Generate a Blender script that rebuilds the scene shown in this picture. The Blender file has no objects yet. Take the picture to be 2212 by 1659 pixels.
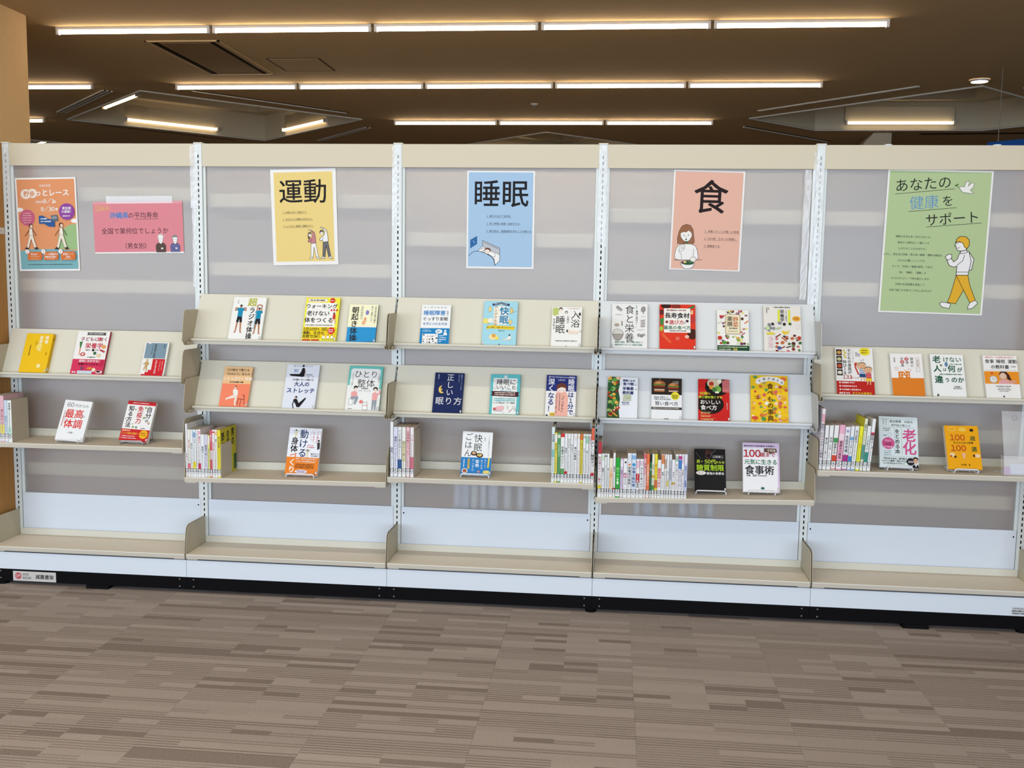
import bpy, bmesh, math, random
from mathutils import Matrix, Vector
from mathutils.geometry import tessellate_polygon
S = bpy.context.scene
COL = S.collection
# ---------------------------------------------------------------- camera, light, exposure
cd = bpy.data.cameras.new('camera'); cam = bpy.data.objects.new('camera', cd); COL.objects.link(cam)
cd.sensor_width = 36.0; cd.lens = 34.797; cd.clip_end = 200
cam.matrix_world = Matrix(((0.994798, -0.026057, 0.098481, 2.747308), (0.100694, 0.105077, -0.989353, -4.311808),
                           (0.015432, 0.994123, 0.107154, 1.415), (0, 0, 0, 1)))
S.camera = cam
S.view_settings.view_transform = 'Standard'; S.view_settings.look = 'None'
S.view_settings.gamma = 1.0; S.view_settings.use_curve_mapping = False
S.view_settings.exposure = 0.0
wd = bpy.data.worlds.new('world'); S.world = wd; wd.use_nodes = True
wd.node_tree.nodes['Background'].inputs[0].default_value = (0.75, 0.85, 1.0, 1)
wd.node_tree.nodes['Background'].inputs[1].default_value = 0.25

def area(name, loc, rot, sx, sy, power, color):
    l = bpy.data.lights.new(name, 'AREA'); l.shape = 'RECTANGLE'; l.size = sx; l.size_y = sy
    l.energy = power; l.color = color
    o = bpy.data.objects.new(name, l); o.location = loc; o.rotation_euler = rot; COL.objects.link(o); return o
# the glazed front behind the viewer, and the tube rows nearer than the frame shows
area('window_daylight', (0.5, -8.3, 1.55), (math.radians(90), 0, 0), 15, 2.6, 864, (0.74, 0.852, 1.0))
for yy in (-3.57, -1.29, 0.99):
    area('tube_row_light', (1.5, yy, 3.24), (0, 0, 0), 6.3, 0.06, 40, (1.0, 0.95, 0.77))

# ---------------------------------------------------------------- materials
def lin(c):
    c = c.lstrip('#'); v = [int(c[i:i + 2], 16) / 255 for i in (0, 2, 4)]
    return tuple((x / 12.92 if x <= 0.04045 else ((x + 0.055) / 1.055) ** 2.4) for x in v) + (1.0,)
MC = {}
def mat(name, hexc, rough=0.5, spec=0.3, metal=0.0, emit=0.0, ecol=None, noise=0.0, nscale=40.0, bump=0.0):
    if name in MC: return MC[name]
    m = bpy.data.materials.new(name); m.use_nodes = True; nt = m.node_tree; b = nt.nodes['Principled BSDF']
    b.inputs['Base Color'].default_value = lin(hexc); b.inputs['Roughness'].default_value = rough
    b.inputs['Specular IOR Level'].default_value = spec; b.inputs['Metallic'].default_value = metal
    if emit:
        b.inputs['Emission Color'].default_value = ecol or lin(hexc); b.inputs['Emission Strength'].default_value = emit
    if noise or bump:
        tc = nt.nodes.new('ShaderNodeTexCoord'); n = nt.nodes.new('ShaderNodeTexNoise')
        n.inputs['Scale'].default_value = nscale; n.inputs['Detail'].default_value = 4
        nt.links.new(tc.outputs['Object'], n.inputs['Vector'])
        if noise:
            mx = nt.nodes.new('ShaderNodeMix'); mx.data_type = 'RGBA'; mx.blend_type = 'MULTIPLY'
            mx.inputs[0].default_value = noise; mx.inputs[6].default_value = lin(hexc)
            nt.links.new(n.outputs['Fac'], mx.inputs[7]); nt.links.new(mx.outputs[2], b.inputs['Base Color'])
        if bump:
            bp = nt.nodes.new('ShaderNodeBump'); bp.inputs['Strength'].default_value = bump; bp.inputs['Distance'].default_value = 0.002
            nt.links.new(n.outputs['Fac'], bp.inputs['Height']); nt.links.new(bp.outputs['Normal'], b.inputs['Normal'])
    MC[name] = m; return m
def hexs(c, k):
    v = [min(1.0, x * k) for x in lin(c)[:3]]
    return '#' + ''.join('%02x' % round(255 * (12.92 * x if x <= 0.0031308 else 1.055 * x ** (1 / 2.4) - 0.055)) for x in v)
def ink(c): return mat('ink_' + c, hexs(c, 0.80), 0.55, 0.12)      # printed paper: the whitest stock reflects about 75 %

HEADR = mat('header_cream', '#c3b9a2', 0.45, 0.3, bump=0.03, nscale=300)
DWHITE = mat('display_white', '#cbced0', 0.38, 0.4, bump=0.03, nscale=300)
BASEB = mat('base_shelf_top', '#ddd1bf', 0.5, 0.3, noise=0.06, nscale=60)
LIP = mat('shaded_lip', '#c2baab', 0.5, 0.3)  # shade on the down-turned front lip is put into this darker tone
REARL = mat('rear_cream', '#e6d0a8', 0.5, 0.3)
CREAM = mat('cream_enamel', '#cbc7b8', 0.38, 0.4, bump=0.03, nscale=300)
WHITE = mat('white_enamel', '#ccd3db', 0.35, 0.4, bump=0.03, nscale=300)
BOARD = mat('beige_shelf_top', '#cabfb0', 0.5, 0.3, noise=0.06, nscale=60)
BRKT = mat('beige_bracket', '#b5ab93', 0.5, 0.3, bump=0.03, nscale=300)
BRKW = mat('grey_white_bracket', '#c2c4c3', 0.5, 0.3, bump=0.03, nscale=300)
UPR = mat('white_upright', '#ced3d1', 0.4, 0.4)
BLACK = mat('black_plinth', '#070608', 0.6, 0.08)
DARK = mat('dark_void', '#060606', 0.9, 0.0)
SCREW = mat('screw_steel', '#8a8478', 0.4, 0.5, metal=0.6)
CEIL = mat('ceiling_paint', '#c2a87f', 0.85, 0.1, noise=0.05, nscale=25)
COFF = mat('coffer_paint', '#cfc2a6', 0.85, 0.1, noise=0.05, nscale=25)
WALLP = mat('tan_wall', '#efcb98', 0.8, 0.1, noise=0.08, nscale=20)
BACKW = mat('far_wall', '#e0b884', 0.85, 0.1, noise=0.05, nscale=10)  # warm tan stands in for warm light behind the frosted panels
ROOMW = mat('room_wall', '#b9b0a0', 0.85, 0.1, noise=0.05, nscale=10)
BATT = mat('batten_white', '#d8d2c6', 0.4, 0.4)
TUBE = mat('tube_glow', '#fff0dc', 0.4, 0.3, emit=20.0, ecol=(1.0, 0.80, 0.55, 1))
TUBE2 = mat('coffer_tube_glow', '#fff0dc', 0.4, 0.3, emit=3.2, ecol=(1.0, 0.78, 0.5, 1))
PAGES = mat('page_edges', '#a99a88', 0.85, 0.1, noise=0.25, nscale=400)
WIRE = mat('white_wire', '#dcdcde', 0.35, 0.5)
STEELW = mat('thin_steel_wire', '#b9bdc2', 0.3, 0.5, metal=0.7)
BOOKEND = mat('beige_bookend', '#bdb4a3', 0.5, 0.3)
TRIMW = mat('diffuser_white', '#cfc9bd', 0.5, 0.3)
TRIMD = mat('diffuser_dark', '#2b2219', 0.7, 0.1)
BLUE = mat('blue_sign', '#0f4f9a', 0.6, 0.2)

def wood():
    m = mat('tan_board', '#b1814a', 0.6, 0.2); nt = m.node_tree; b = nt.nodes['Principled BSDF']
    tc = nt.nodes.new('ShaderNodeTexCoord'); mp = nt.nodes.new('ShaderNodeMapping'); mp.inputs['Scale'].default_value = (30, 30, 1.2)
    n = nt.nodes.new('ShaderNodeTexNoise'); n.inputs['Scale'].default_value = 3; n.inputs['Detail'].default_value = 5
    r = nt.nodes.new('ShaderNodeValToRGB'); r.color_ramp.elements[0].color = lin('#a07038'); r.color_ramp.elements[1].color = lin('#b88548')
    for a, c in ((tc.outputs['Object'], mp.inputs[0]), (mp.outputs[0], n.inputs['Vector']), (n.outputs['Fac'], r.inputs[0]), (r.outputs[0], b.inputs['Base Color'])): nt.links.new(a, c)
    return m
WOOD = wood()

def frosted(name='frosted_acrylic', dif=0.36):
    m = bpy.data.materials.new(name); m.use_nodes = True; nt = m.node_tree; nt.nodes.clear()
    out = nt.nodes.new('ShaderNodeOutputMaterial'); mx = nt.nodes.new('ShaderNodeMixShader')
    d = nt.nodes.new('ShaderNodeBsdfDiffuse'); d.inputs[0].default_value = (0.53, 0.51, 0.51, 1)
    g = nt.nodes.new('ShaderNodeBsdfRefraction'); g.inputs['Color'].default_value = (0.92, 0.93, 0.935, 1)
    g.inputs['Roughness'].default_value = 0.66; g.inputs['IOR'].default_value = 1.35
    gl = nt.nodes.new('ShaderNodeBsdfGlossy'); gl.inputs['Roughness'].default_value = 0.3; gl.inputs[0].default_value = (1, 1, 1, 1)
    m2 = nt.nodes.new('ShaderNodeMixShader'); m2.inputs[0].default_value = 0.04
    mx.inputs[0].default_value = 1 - dif
    tc = nt.nodes.new('ShaderNodeTexCoord'); n = nt.nodes.new('ShaderNodeTexNoise'); n.inputs['Scale'].default_value = 350
    bp = nt.nodes.new('ShaderNodeBump'); bp.inputs['Strength'].default_value = 0.04
    L = nt.links.new
    L(tc.outputs['Object'], n.inputs['Vector']); L(n.outputs['Fac'], bp.inputs['Height']); L(bp.outputs['Normal'], d.inputs['Normal'])
    L(d.outputs[0], mx.inputs[1]); L(g.outputs[0], mx.inputs[2]); L(mx.outputs[0], m2.inputs[1]); L(gl.outputs[0], m2.inputs[2]); L(m2.outputs[0], out.inputs[0])
    return m
FROST = frosted(); FROSTB = frosted('frosted_acrylic_back', 0.0)

def clear(name, white, rough=0.1):
    m = bpy.data.materials.new(name); m.use_nodes = True; nt = m.node_tree; nt.nodes.clear()
    out = nt.nodes.new('ShaderNodeOutputMaterial'); mx = nt.nodes.new('ShaderNodeMixShader'); mx.inputs[0].default_value = white
    t = nt.nodes.new('ShaderNodeBsdfTransparent'); p = nt.nodes.new('ShaderNodeBsdfPrincipled')
    p.inputs['Base Color'].default_value = (0.9, 0.92, 0.95, 1); p.inputs['Roughness'].default_value = rough; p.inputs['Specular IOR Level'].default_value = 0.9
    tc = nt.nodes.new('ShaderNodeTexCoord'); mp = nt.nodes.new('ShaderNodeMapping'); mp.inputs['Scale'].default_value = (220, 220, 9)
    n = nt.nodes.new('ShaderNodeTexNoise'); n.inputs['Scale'].default_value = 1.0; n.inputs['Detail'].default_value = 4
    bp = nt.nodes.new('ShaderNodeBump'); bp.inputs['Strength'].default_value = 0.25
    L = nt.links.new
    L(tc.outputs['Object'], mp.inputs[0]); L(mp.outputs[0], n.inputs['Vector']); L(n.outputs['Fac'], bp.inputs['Height']); L(bp.outputs['Normal'], p.inputs['Normal'])
    L(t.outputs[0], mx.inputs[1]); L(p.outputs[0], mx.inputs[2]); L(mx.outputs[0], out.inputs[0]); return m
TAPE = clear('clear_tape', 0.36, 0.2)
ACRYL = clear('clear_acrylic', 0.2, 0.05)

def carpet():
    m = bpy.data.materials.new('striped_carpet'); m.use_nodes = True; nt = m.node_tree; b = nt.nodes['Principled BSDF']
    N = nt.nodes.new; L = nt.links.new
    b.inputs['Roughness'].default_value = 0.95; b.inputs['Specular IOR Level'].default_value = 0.05
    tc = N('ShaderNodeTexCoord'); sp = N('ShaderNodeSeparateXYZ'); L(tc.outputs['Object'], sp.inputs[0])
    oi = N('ShaderNodeObjectInfo')
    def M(op, a, bb=0.0):
        n = N('ShaderNodeMath'); n.operation = op
        for i, v in enumerate((a, bb)):
            if isinstance(v, (int, float)): n.inputs[i].default_value = v
            else: L(v, n.inputs[i])
        return n.outputs[0]
    seed = M('MULTIPLY', oi.outputs['Random'], 91.7)
    def wn(x, y):
        c = N('ShaderNodeCombineXYZ'); L(x, c.inputs[0]); L(y, c.inputs[1]); L(seed, c.inputs[2])
        w = N('ShaderNodeTexWhiteNoise'); w.noise_dimensions = '3D'; L(c.outputs[0], w.inputs['Vector']); return w.outputs['Value']
    row = M('FLOOR', M('DIVIDE', sp.outputs[1], 0.03125))
    # block length: a quarter, a half or the whole tile, chosen per row
    rsel = wn(row, M('ADD', row, 7.3))
    blen = M('ADD', 0.125, M('MULTIPLY', M('GREATER_THAN', rsel, 0.3), 0.125))
    blen = M('ADD', blen, M('MULTIPLY', M('GREATER_THAN', rsel, 0.62), 0.25))
    blk = M('FLOOR', M('DIVIDE', M('ADD', sp.outputs[0], 10.0), blen))
    v = wn(M('ADD', blk, 0.37), M('ADD', row, 0.71))
    dark = M('LESS_THAN', v, 0.085); light = M('GREATER_THAN', v, 0.80)
    # thin stripes
    fr = M('FRACT', M('DIVIDE', sp.outputs[1], 0.015625)); st = M('LESS_THAN', fr, 0.42)
    stripe = M('MULTIPLY', st, M('MULTIPLY', M('LESS_THAN', v, 0.66), M('GREATER_THAN', v, 0.085)))
    fac = M('ADD', M('MULTIPLY', dark, 0.72), M('MULTIPLY', stripe, M('ADD', 0.36, M('MULTIPLY', v, 0.75))))
    fac = M('SUBTRACT', fac, M('MULTIPLY', light, M('MULTIPLY', M('SUBTRACT', v, 0.60), 0.4)))
    nz = N('ShaderNodeTexNoise'); nz.inputs['Scale'].default_value = 190; nz.inputs['Detail'].default_value = 3; L(tc.outputs['Object'], nz.inputs['Vector'])
    fac = M('ADD', fac, M('MULTIPLY', M('SUBTRACT', nz.outputs['Fac'], 0.5), 0.9))
    fac = M('ADD', M('MULTIPLY', fac, 0.78), 0.22)
    cr = N('ShaderNodeValToRGB'); cr.color_ramp.elements[0].color = lin('#a99d97'); cr.color_ramp.elements[1].color = lin('#756761')
    L(fac, cr.inputs[0]); L(cr.outputs[0], b.inputs['Base Color'])
    bp = N('ShaderNodeBump'); bp.inputs['Strength'].default_value = 0.5; bp.inputs['Distance'].default_value = 0.003
    L(nz.outputs['Fac'], bp.inputs['Height']); L(bp.outputs['Normal'], b.inputs['Normal'])
    return m
CARPET = carpet()

# ---------------------------------------------------------------- mesh helpers
class MB:
    def __init__(s): s.v = []; s.f = []; s.m = []; s.mats = []; s.sm = []
    def mi(s, mt):
        if mt not in s.mats: s.mats.append(mt)
        return s.mats.index(mt)
    def add(s, vs, fs, mt, smooth=False):
        b = len(s.v); s.v += [tuple(p) for p in vs]; i = s.mi(mt)
        for f in fs: s.f.append(tuple(b + k for k in f)); s.m.append(i); s.sm.append(smooth)
    def box(s, x0, x1, y0, y1, z0, z1, mt):
        s.add([(x0, y0, z0), (x1, y0, z0), (x1, y1, z0), (x0, y1, z0), (x0, y0, z1), (x1, y0, z1), (x1, y1, z1), (x0, y1, z1)],
              [(3, 2, 1, 0), (4, 5, 6, 7), (0, 1, 5, 4), (1, 2, 6, 5), (2, 3, 7, 6), (3, 0, 4, 7)], mt)
    def prism(s, poly, x0, x1, mt, z0f=None):   # poly in (y, z), swept along x; z0f: dz between the ends
        n = len(poly); d = z0f or 0.0
        a = sum(poly[i][0] * poly[(i + 1) % n][1] - poly[(i + 1) % n][0] * poly[i][1] for i in range(n))
        if a < 0: poly = poly[::-1]
        vs = [(x0, y, z) for y, z in poly] + [(x1, y, z + d) for y, z in poly]
        fs = [tuple(range(n - 1, -1, -1)), tuple(range(n, 2 * n))] + [(i, (i + 1) % n, n + (i + 1) % n, n + i) for i in range(n)]
        s.add(vs, fs, mt)
    def tube(s, pts, r, mt, seg=6, closed=False):
        P = [Vector(p) for p in pts]; n = len(P); rings = []
        for i in range(n):
            a = P[i - 1] if (i or closed) else P[i]; b = P[(i + 1) % n] if (i < n - 1 or closed) else P[i]
            t = (b - a).normalized(); u = t.orthogonal() if abs(t.z) > 0.99 else t.cross(Vector((0, 0, 1))); u.normalize(); w = t.cross(u)
            rings.append([P[i] + u * r * math.cos(2 * math.pi * k / seg) + w * r * math.sin(2 * math.pi * k / seg) for k in range(seg)])
        vs = [p for q in rings for p in q]; fs = []
        for i in range(n if closed else n - 1):
            a, b = i * seg, ((i + 1) % n) * seg
            fs += [(a + k, a + (k + 1) % seg, b + (k + 1) % seg, b + k) for k in range(seg)]
        s.add(vs, fs, mt, True)
        if not closed: s.add(rings[0][::-1], [tuple(range(seg))], mt); s.add(rings[-1], [tuple(range(seg))], mt)
    def build(s, name, parent=None, off=(0, 0, 0)):
        me = bpy.data.meshes.new(name)
        me.from_pydata([(x - off[0], y - off[1], z - off[2]) for x, y, z in s.v], [], s.f)
        for mt in s.mats: me.materials.append(mt)
        me.polygons.foreach_set('material_index', s.m); me.polygons.foreach_set('use_smooth', s.sm); me.update()
        o = bpy.data.objects.new(name, me); COL.objects.link(o)
        if parent: o.parent = parent
        else: o.location = off
        return o
def tag(o, label=None, cat=None, group=None, kind=None):
    if label: o['label'] = label
    if cat: o['category'] = cat
    if group: o['group'] = group
    if kind: o['kind'] = kind
    return o
def empty(name, loc, label=None, cat=None, group=None, rot=None):
    o = bpy.data.objects.new(name, None); o.empty_display_size = 0.05; o.location = loc; COL.objects.link(o)
    if rot: o.rotation_euler = rot
    return tag(o, label, cat, group)

# ---------------------------------------------------------------- flat print: shapes and lettering laid on a surface
ART = []
def art(name, parent, ops, unit, O, U=(1, 0, 0), V=(0, 0, 1), N=(0, -1, 0), clip=None):
    ART.append((name, parent, ops, unit, Vector(O), Vector(U), Vector(V), Vector(N), clip))
def cut(P, box):        # trim a printed shape at the edge of the sheet
    for ax, sg, lim in ((0, 1, box[0]), (0, -1, -box[2]), (1, 1, box[1]), (1, -1, -box[3])):
        out = []; n = len(P)
        for i in range(n):
            a, b = P[i - 1], P[i]; da, db = a[ax] * sg - lim, b[ax] * sg - lim
            if (da >= 0) != (db >= 0):
                f = da / (da - db); out.append((a[0] + (b[0] - a[0]) * f, a[1] + (b[1] - a[1]) * f))
            if db >= 0: out.append(b)
        P = out
        if len(P) < 3: return []
    return P
def r(c, x0, y0, x1, y1): return ('p', c, [(x0, y0), (x1, y0), (x1, y1), (x0, y1)])
def e(c, x, y, rx, ry=None, n=20, a0=0, a1=360):
    ry = rx if ry is None else ry
    return ('p', c, [(x + rx * math.cos(math.radians(a0 + (a1 - a0) * k / n)), y + ry * math.sin(math.radians(a0 + (a1 - a0) * k / n))) for k in range(n + (a1 - a0 < 360))])
def p(c, *pts): return ('p', c, list(pts))
def l(c, w, *pts): return ('l', c, w, list(pts))
def ring(c, w, x, y, rx, ry=None, n=20): ry = ry or rx; return l(c, w, *[(x + rx * math.cos(2 * math.pi * k / n), y + ry * math.sin(2 * math.pi * k / n)) for k in range(n + 1)])
def t(c, s, x, y, z, b=0, a='c', xs=1.0, rot=0.0, ls=1.0): return ('t', c, s, x, y, z, b, a, xs, rot, ls)
def v(c, s, x, y, z, b=0, xs=1.0, ls=1.0): return ('v', c, s, x, y, z, b, xs, ls)
def g(c, x, y, w, z, vert=False):      # lettering too small to read: a row of tiny blocks
    out = []; n = max(1, int(w / z)); rr = random.Random(int(x * 31 + y * 17 + w))
    for k in range(n):
        q = z * (0.55 + 0.35 * rr.random()); h = z * (0.5 + 0.4 * rr.random())
        out.append(r(c, x - q / 2, y + k * z, x + q / 2, y + k * z + h) if vert else r(c, x + k * z, y - h / 2, x + k * z + q, y + h / 2))
    return out
def outline(c, w, fill, *pts): return [p(fill, *pts), l(c, w, *(list(pts) + [pts[0]]))]
GL = {}
FW = {chr(k): chr(k + 0xFEE0) for k in range(0x21, 0x7F)}
def flat(ops):
    for q in ops:
        if isinstance(q, list): yield from flat(q)
        else: yield q
def make_glyphs():
    need = sorted({(FW.get(ch, ch), q[6]) for a in ART for q in flat(a[2]) if q[0] in 'tv' for ch in q[2] if ch not in ' \u3000'})
    objs = []
    for ch, b in need:
        c = bpy.data.curves.new('glyph', 'FONT'); c.body = ch; c.resolution_u = 2; c.offset = 0.0
        o = bpy.data.objects.new('glyph', c); COL.objects.link(o); objs.append(((ch, b), o))
    dg = bpy.context.evaluated_depsgraph_get()
    for k, o in objs:
        me = o.evaluated_get(dg).to_mesh()
        V0 = [(q.co.x, q.co.y) for q in me.vertices]; F0 = [tuple(f.vertices) for f in me.polygons]; d = (0, 0.013, 0.020, 0.008)[k[1]]
        GL[k] = (V0, F0, ((0, 0),) if not d else ((-d, -d), (d, -d), (-d, d), (d, d)) if k[1] != 2 else ((-d, -d), (d, -d), (-d, d), (d, d), (0, 0), (-d, 0), (d, 0)))
    for k, o in objs:
        c = o.data; bpy.data.objects.remove(o); bpy.data.curves.remove(c)
def adv(ch, b):
    f = FW.get(ch)
    if ch == ' ': return 0.3, 0
    if ch == '\u3000': return 1.0, 0
    if f and ch.isascii():
        xs = [q[0] for q in GL[(f, b)][0]]
        return max(xs) - min(xs) + 0.07, 0.035 - min(xs)
    return 1.0, 0.0
def make_art():
    make_glyphs()
    for name, parent, ops, unit, O, U, V, N, clip in ART:
        mb = MB(); k = 0
        def put(pts, fs, c, dk=0.0):       # every layer sits a hair above the one before
            vs = [O + U * (x * unit) - V * (y * unit) + N * ((k + dk) * 0.00004) for x, y in pts]
            mb.add(vs, fs, ink(c))
        for q in flat(ops):
            k += 1
            if q[0] == 'p':
                P2 = q[2] if clip is None or all(clip[0] <= x <= clip[2] and clip[1] <= y <= clip[3] for x, y in q[2]) else cut(q[2], clip)
                if len(P2) < 3: continue
                tri = tessellate_polygon([[Vector((x, -y, 0)) for x, y in P2]])
                put(P2, [tuple(f) for f in tri], q[1])
            elif q[0] == 'l':
                w = q[2] / 2
                for si, ((ax, ay), (bx, by)) in enumerate(zip(q[3], q[3][1:])):
                    dx, dy = bx - ax, by - ay; L = math.hypot(dx, dy) or 1e-6; dx, dy = dx / L * w, dy / L * w
                    Q = [(ax - dx - dy, ay - dy + dx), (ax - dx + dy, ay - dy - dx), (bx + dx + dy, by + dy - dx), (bx + dx - dy, by + dy + dx)]
                    if clip: Q = cut(Q, clip)
                    if len(Q) > 2: put(Q, [tuple(range(len(Q)))], q[1], (si % 3) * 0.3)
            elif q[0] == 't':
                _, c, s, x, y, z, b, a, xs, rot, ls = q
                A = [adv(ch, b) for ch in s]; tot = sum(w for w, _ in A) * z * xs * ls
                px = x - (tot / 2 if a == 'c' else 0); cr, sr = math.cos(math.radians(rot)), math.sin(math.radians(rot))
                for ch, (w, o_) in zip(s, A):
                    if ch not in ' \u3000':
                        gv, gf, sh = GL[(FW.get(ch, ch), b)]
                        for j, (sx, sy) in enumerate(sh):
                            pts = []
                            for gx, gy in gv:
                                ux = px + (gx + sx + o_) * z * xs - x; uy = -(gy + sy - 0.38) * z
                                pts.append((x + ux * cr + uy * sr, y - ux * sr + uy * cr))
                            put(pts, gf, c, j * 0.3)
                    px += w * z * xs * ls
                if b: k += 2
            else:
                _, c, s, x, y, z, b, xs, ls = q; py = y + z * 0.5
                for ch in s:
                    if ch in ' \u3000': py += z * 0.5; continue
                    gv, gf, sh = GL[(FW.get(ch, ch), b)]
                    for j, (sx, sy) in enumerate(sh):
                        if ch in 'ー～—（）「」〜': pts = [(x + (gy + sy - 0.38) * z * xs, py + (gx + sx - 0.5) * z) for gx, gy in gv]
                        elif ch in '、。': pts = [(x + (gx + sx + 0.1) * z * xs, py - (gy + sy + 0.25) * z) for gx, gy in gv]
                        else: pts = [(x + (gx + sx - 0.5) * z * xs, py - (gy + sy - 0.38) * z) for gx, gy in gv]
                        put(pts, gf, c, j * 0.3)
                    py += z * ls
                if b: k += 2
        o = mb.build(name, parent)
# ---------------------------------------------------------------- the room
ZC = 3.3
b = MB(); b.box(-9, 14, -9, 14, -0.12, -0.002, CARPET); fl = tag(b.build('floor'), kind='structure')
tile = None; TS = 0.5; X0 = -1.145
tm = MB(); q = 0.00025
tm.add([(q, q, 0), (TS - q, q, 0), (TS - q, TS - q, 0), (q, TS - q, 0), (q, q, -0.002), (TS - q, q, -0.002), (TS - q, TS - q, -0.002), (q, TS - q, -0.002)],
       [(0, 1, 2, 3), (0, 4, 5, 1), (1, 5, 6, 2), (2, 6, 7, 3), (3, 7, 4, 0)], CARPET)
for i in range(14):
    for j in range(7):
        if tile is None: tile = tm.build('carpet_tile', fl); o = tile
        else: o = tile.copy(); COL.objects.link(o)
        o.location = (X0 + i * TS, -2.955 + j * TS, 0)

def diamond(cx, cy, h, cut=None):
    if cut is None: return [(cx - h, cy), (cx, cy - h), (cx + h, cy), (cx, cy + h)]
    return [(cx - h, cy), (cx, cy - h), (cx + h, cy), (cx + (cy + h - cut), cut), (cx - (cy + h - cut), cut)]
COFFERS = [diamond(-2.22, 7.74, 1.88), diamond(6.2, 7.68, 1.92, 8.6), diamond(1.84, 10.66, 1.88), diamond(-6.5, 10.72, 1.88)]
outer = [(-9, -9), (14, -9), (14, 14), (-9, 14)]
loops = [outer] + COFFERS
tri = tessellate_polygon([[Vector((x, y, 0)) for x, y in L] for L in loops])
pts = [q for L in loops for q in L]
b = MB(); b.add([(x, y, ZC) for x, y in pts], [tuple(f) for f in tri], CEIL)
b.box(-9, 14, -9, 14, ZC + 1.6, ZC + 1.7, CEIL)
tag(b.build('ceiling'), kind='structure')
for k, L in enumerate(COFFERS):
    b = MB(); n = len(L); cx = sum(x for x, _ in L) / n; cy = sum(y for _, y in L) / n
    lv = [(1.0, ZC), (1.0, ZC + 0.34), (0.86, ZC + 0.34), (0.86, ZC + 0.50), (0.30, ZC + 1.0)]
    vs = [(cx + (x - cx) * s, cy + (y - cy) * s, z) for s, z in lv for x, y in L]
    fs = [(a * n + i, a * n + (i + 1) % n, (a + 1) * n + (i + 1) % n, (a + 1) * n + i) for a in range(len(lv) - 1) for i in range(n)]
    fs.append(tuple((len(lv) - 1) * n + i for i in range(n)))
    b.add(vs, fs, COFF)
    # thin white bead round the rim
    for i in range(n):
        (xa, ya), (xb, yb) = L[i], L[(i + 1) % n]
        b.tube([(xa, ya, ZC - 0.004), (xb, yb, ZC - 0.004)], 0.012, TRIMW, 4)
    tag(b.build('trim_%d' % (k + 1)), kind='structure')
b = MB(); b.box(-9.1, -9, -9, 14, 0, ZC + 1.6, ROOMW); tag(b.build('wall_left'), kind='structure')
b = MB(); b.box(14, 14.1, -9, 14, 0, ZC + 1.6, ROOMW); tag(b.build('wall_right'), kind='structure')
b = MB(); b.box(-9, 14, 14, 14.1, 0, ZC + 1.6, BACKW); tag(b.build('wall_back'), kind='structure')
b = MB(); b.box(-2.7, -1.66, 1.9, 2.92, 0, ZC, WALLP)
tag(b.build('pillar'), 'square tan pillar rising to the ceiling behind the left end of the shelving', 'pillar')
b = MB(); b.add([(5.86, 8.85, 0), (6.2, 8.85, 0), (6.2, 9.2, 0), (5.86, 9.2, 0), (5.86, 8.85, 3.17), (6.2, 8.85, ZC), (6.2, 9.2, ZC), (5.86, 9.2, 3.17), (5.98, 8.85, ZC), (5.98, 9.2, ZC)],
      [(0, 1, 5, 8, 4), (1, 2, 6, 5), (3, 0, 4, 7), (2, 3, 7, 9, 6), (4, 8, 9, 7), (5, 6, 9, 8)], COFF)
tag(b.build('pillar'), 'pale grey column with a chamfered head under the right ceiling coffer', 'pillar')

# ceiling battens: channel, tube, added far-side lip, end sockets
def batten(x0, x1, y, label, group, z=ZC):
    t_ = empty('ceiling_light', ((x0 + x1) / 2, y, z), label, 'ceiling light', group)
    off = ((x0 + x1) / 2, y, z); g_ = 0.012
    b = MB(); b.box(x0 + g_, x1 - g_, y - 0.016, y + 0.016, z - 0.02, z, BATT); b.build('channel', t_, off)
    b = MB(); b.tube([(x0 + 0.035, y, z - 0.038), (x1 - 0.035, y, z - 0.038)], 0.0125, TUBE, 8); b.build('lamp_tube', t_, off)
    b = MB(); b.prism([(y + 0.016, z - 0.018), (y + 0.022, z - 0.034), (y + 0.024, z - 0.034), (y + 0.018, z - 0.018)], x0 + g_, x1 - g_, BATT); b.build('glow_lip', t_, off)  # lip added to keep the tube's glow off the far ceiling
    for xx in (x0 + g_, x1 - g_ - 0.022):
        b = MB(); b.box(xx, xx + 0.022, y - 0.014, y + 0.014, z - 0.056, z - 0.02, BATT); b.build('socket', t_, off)
NTH = ['first', 'second', 'third', 'fourth', 'fifth']
P = 1.266
for k in range(5): batten(-1.64 + k * P, -1.64 + (k + 1) * P, 3.275, NTH[k] + ' glowing batten from the left in the nearest ceiling row', 'glowing battens of the nearest ceiling row')
for k in range(5): batten(-1.70 + k * 1.277, -1.70 + (k + 1) * 1.277, 5.545, NTH[k] + ' glowing batten from the left in the middle ceiling row', 'glowing battens of the middle ceiling row')
for k in range(3): batten(0.03 + k * 1.287, 0.03 + (k + 1) * 1.287, 7.85, NTH[k] + ' glowing batten from the left in the far short ceiling row', 'glowing battens of the far ceiling row')
batten(-3.80, -2.53, 5.50, 'glowing batten half hidden by the tan pillar, the upper of two', 'glowing battens beside the pillar')
batten(-5.60, -4.34, 7.66, 'glowing batten half hidden by the tan pillar, the lower of two', 'glowing battens beside the pillar')
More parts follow.
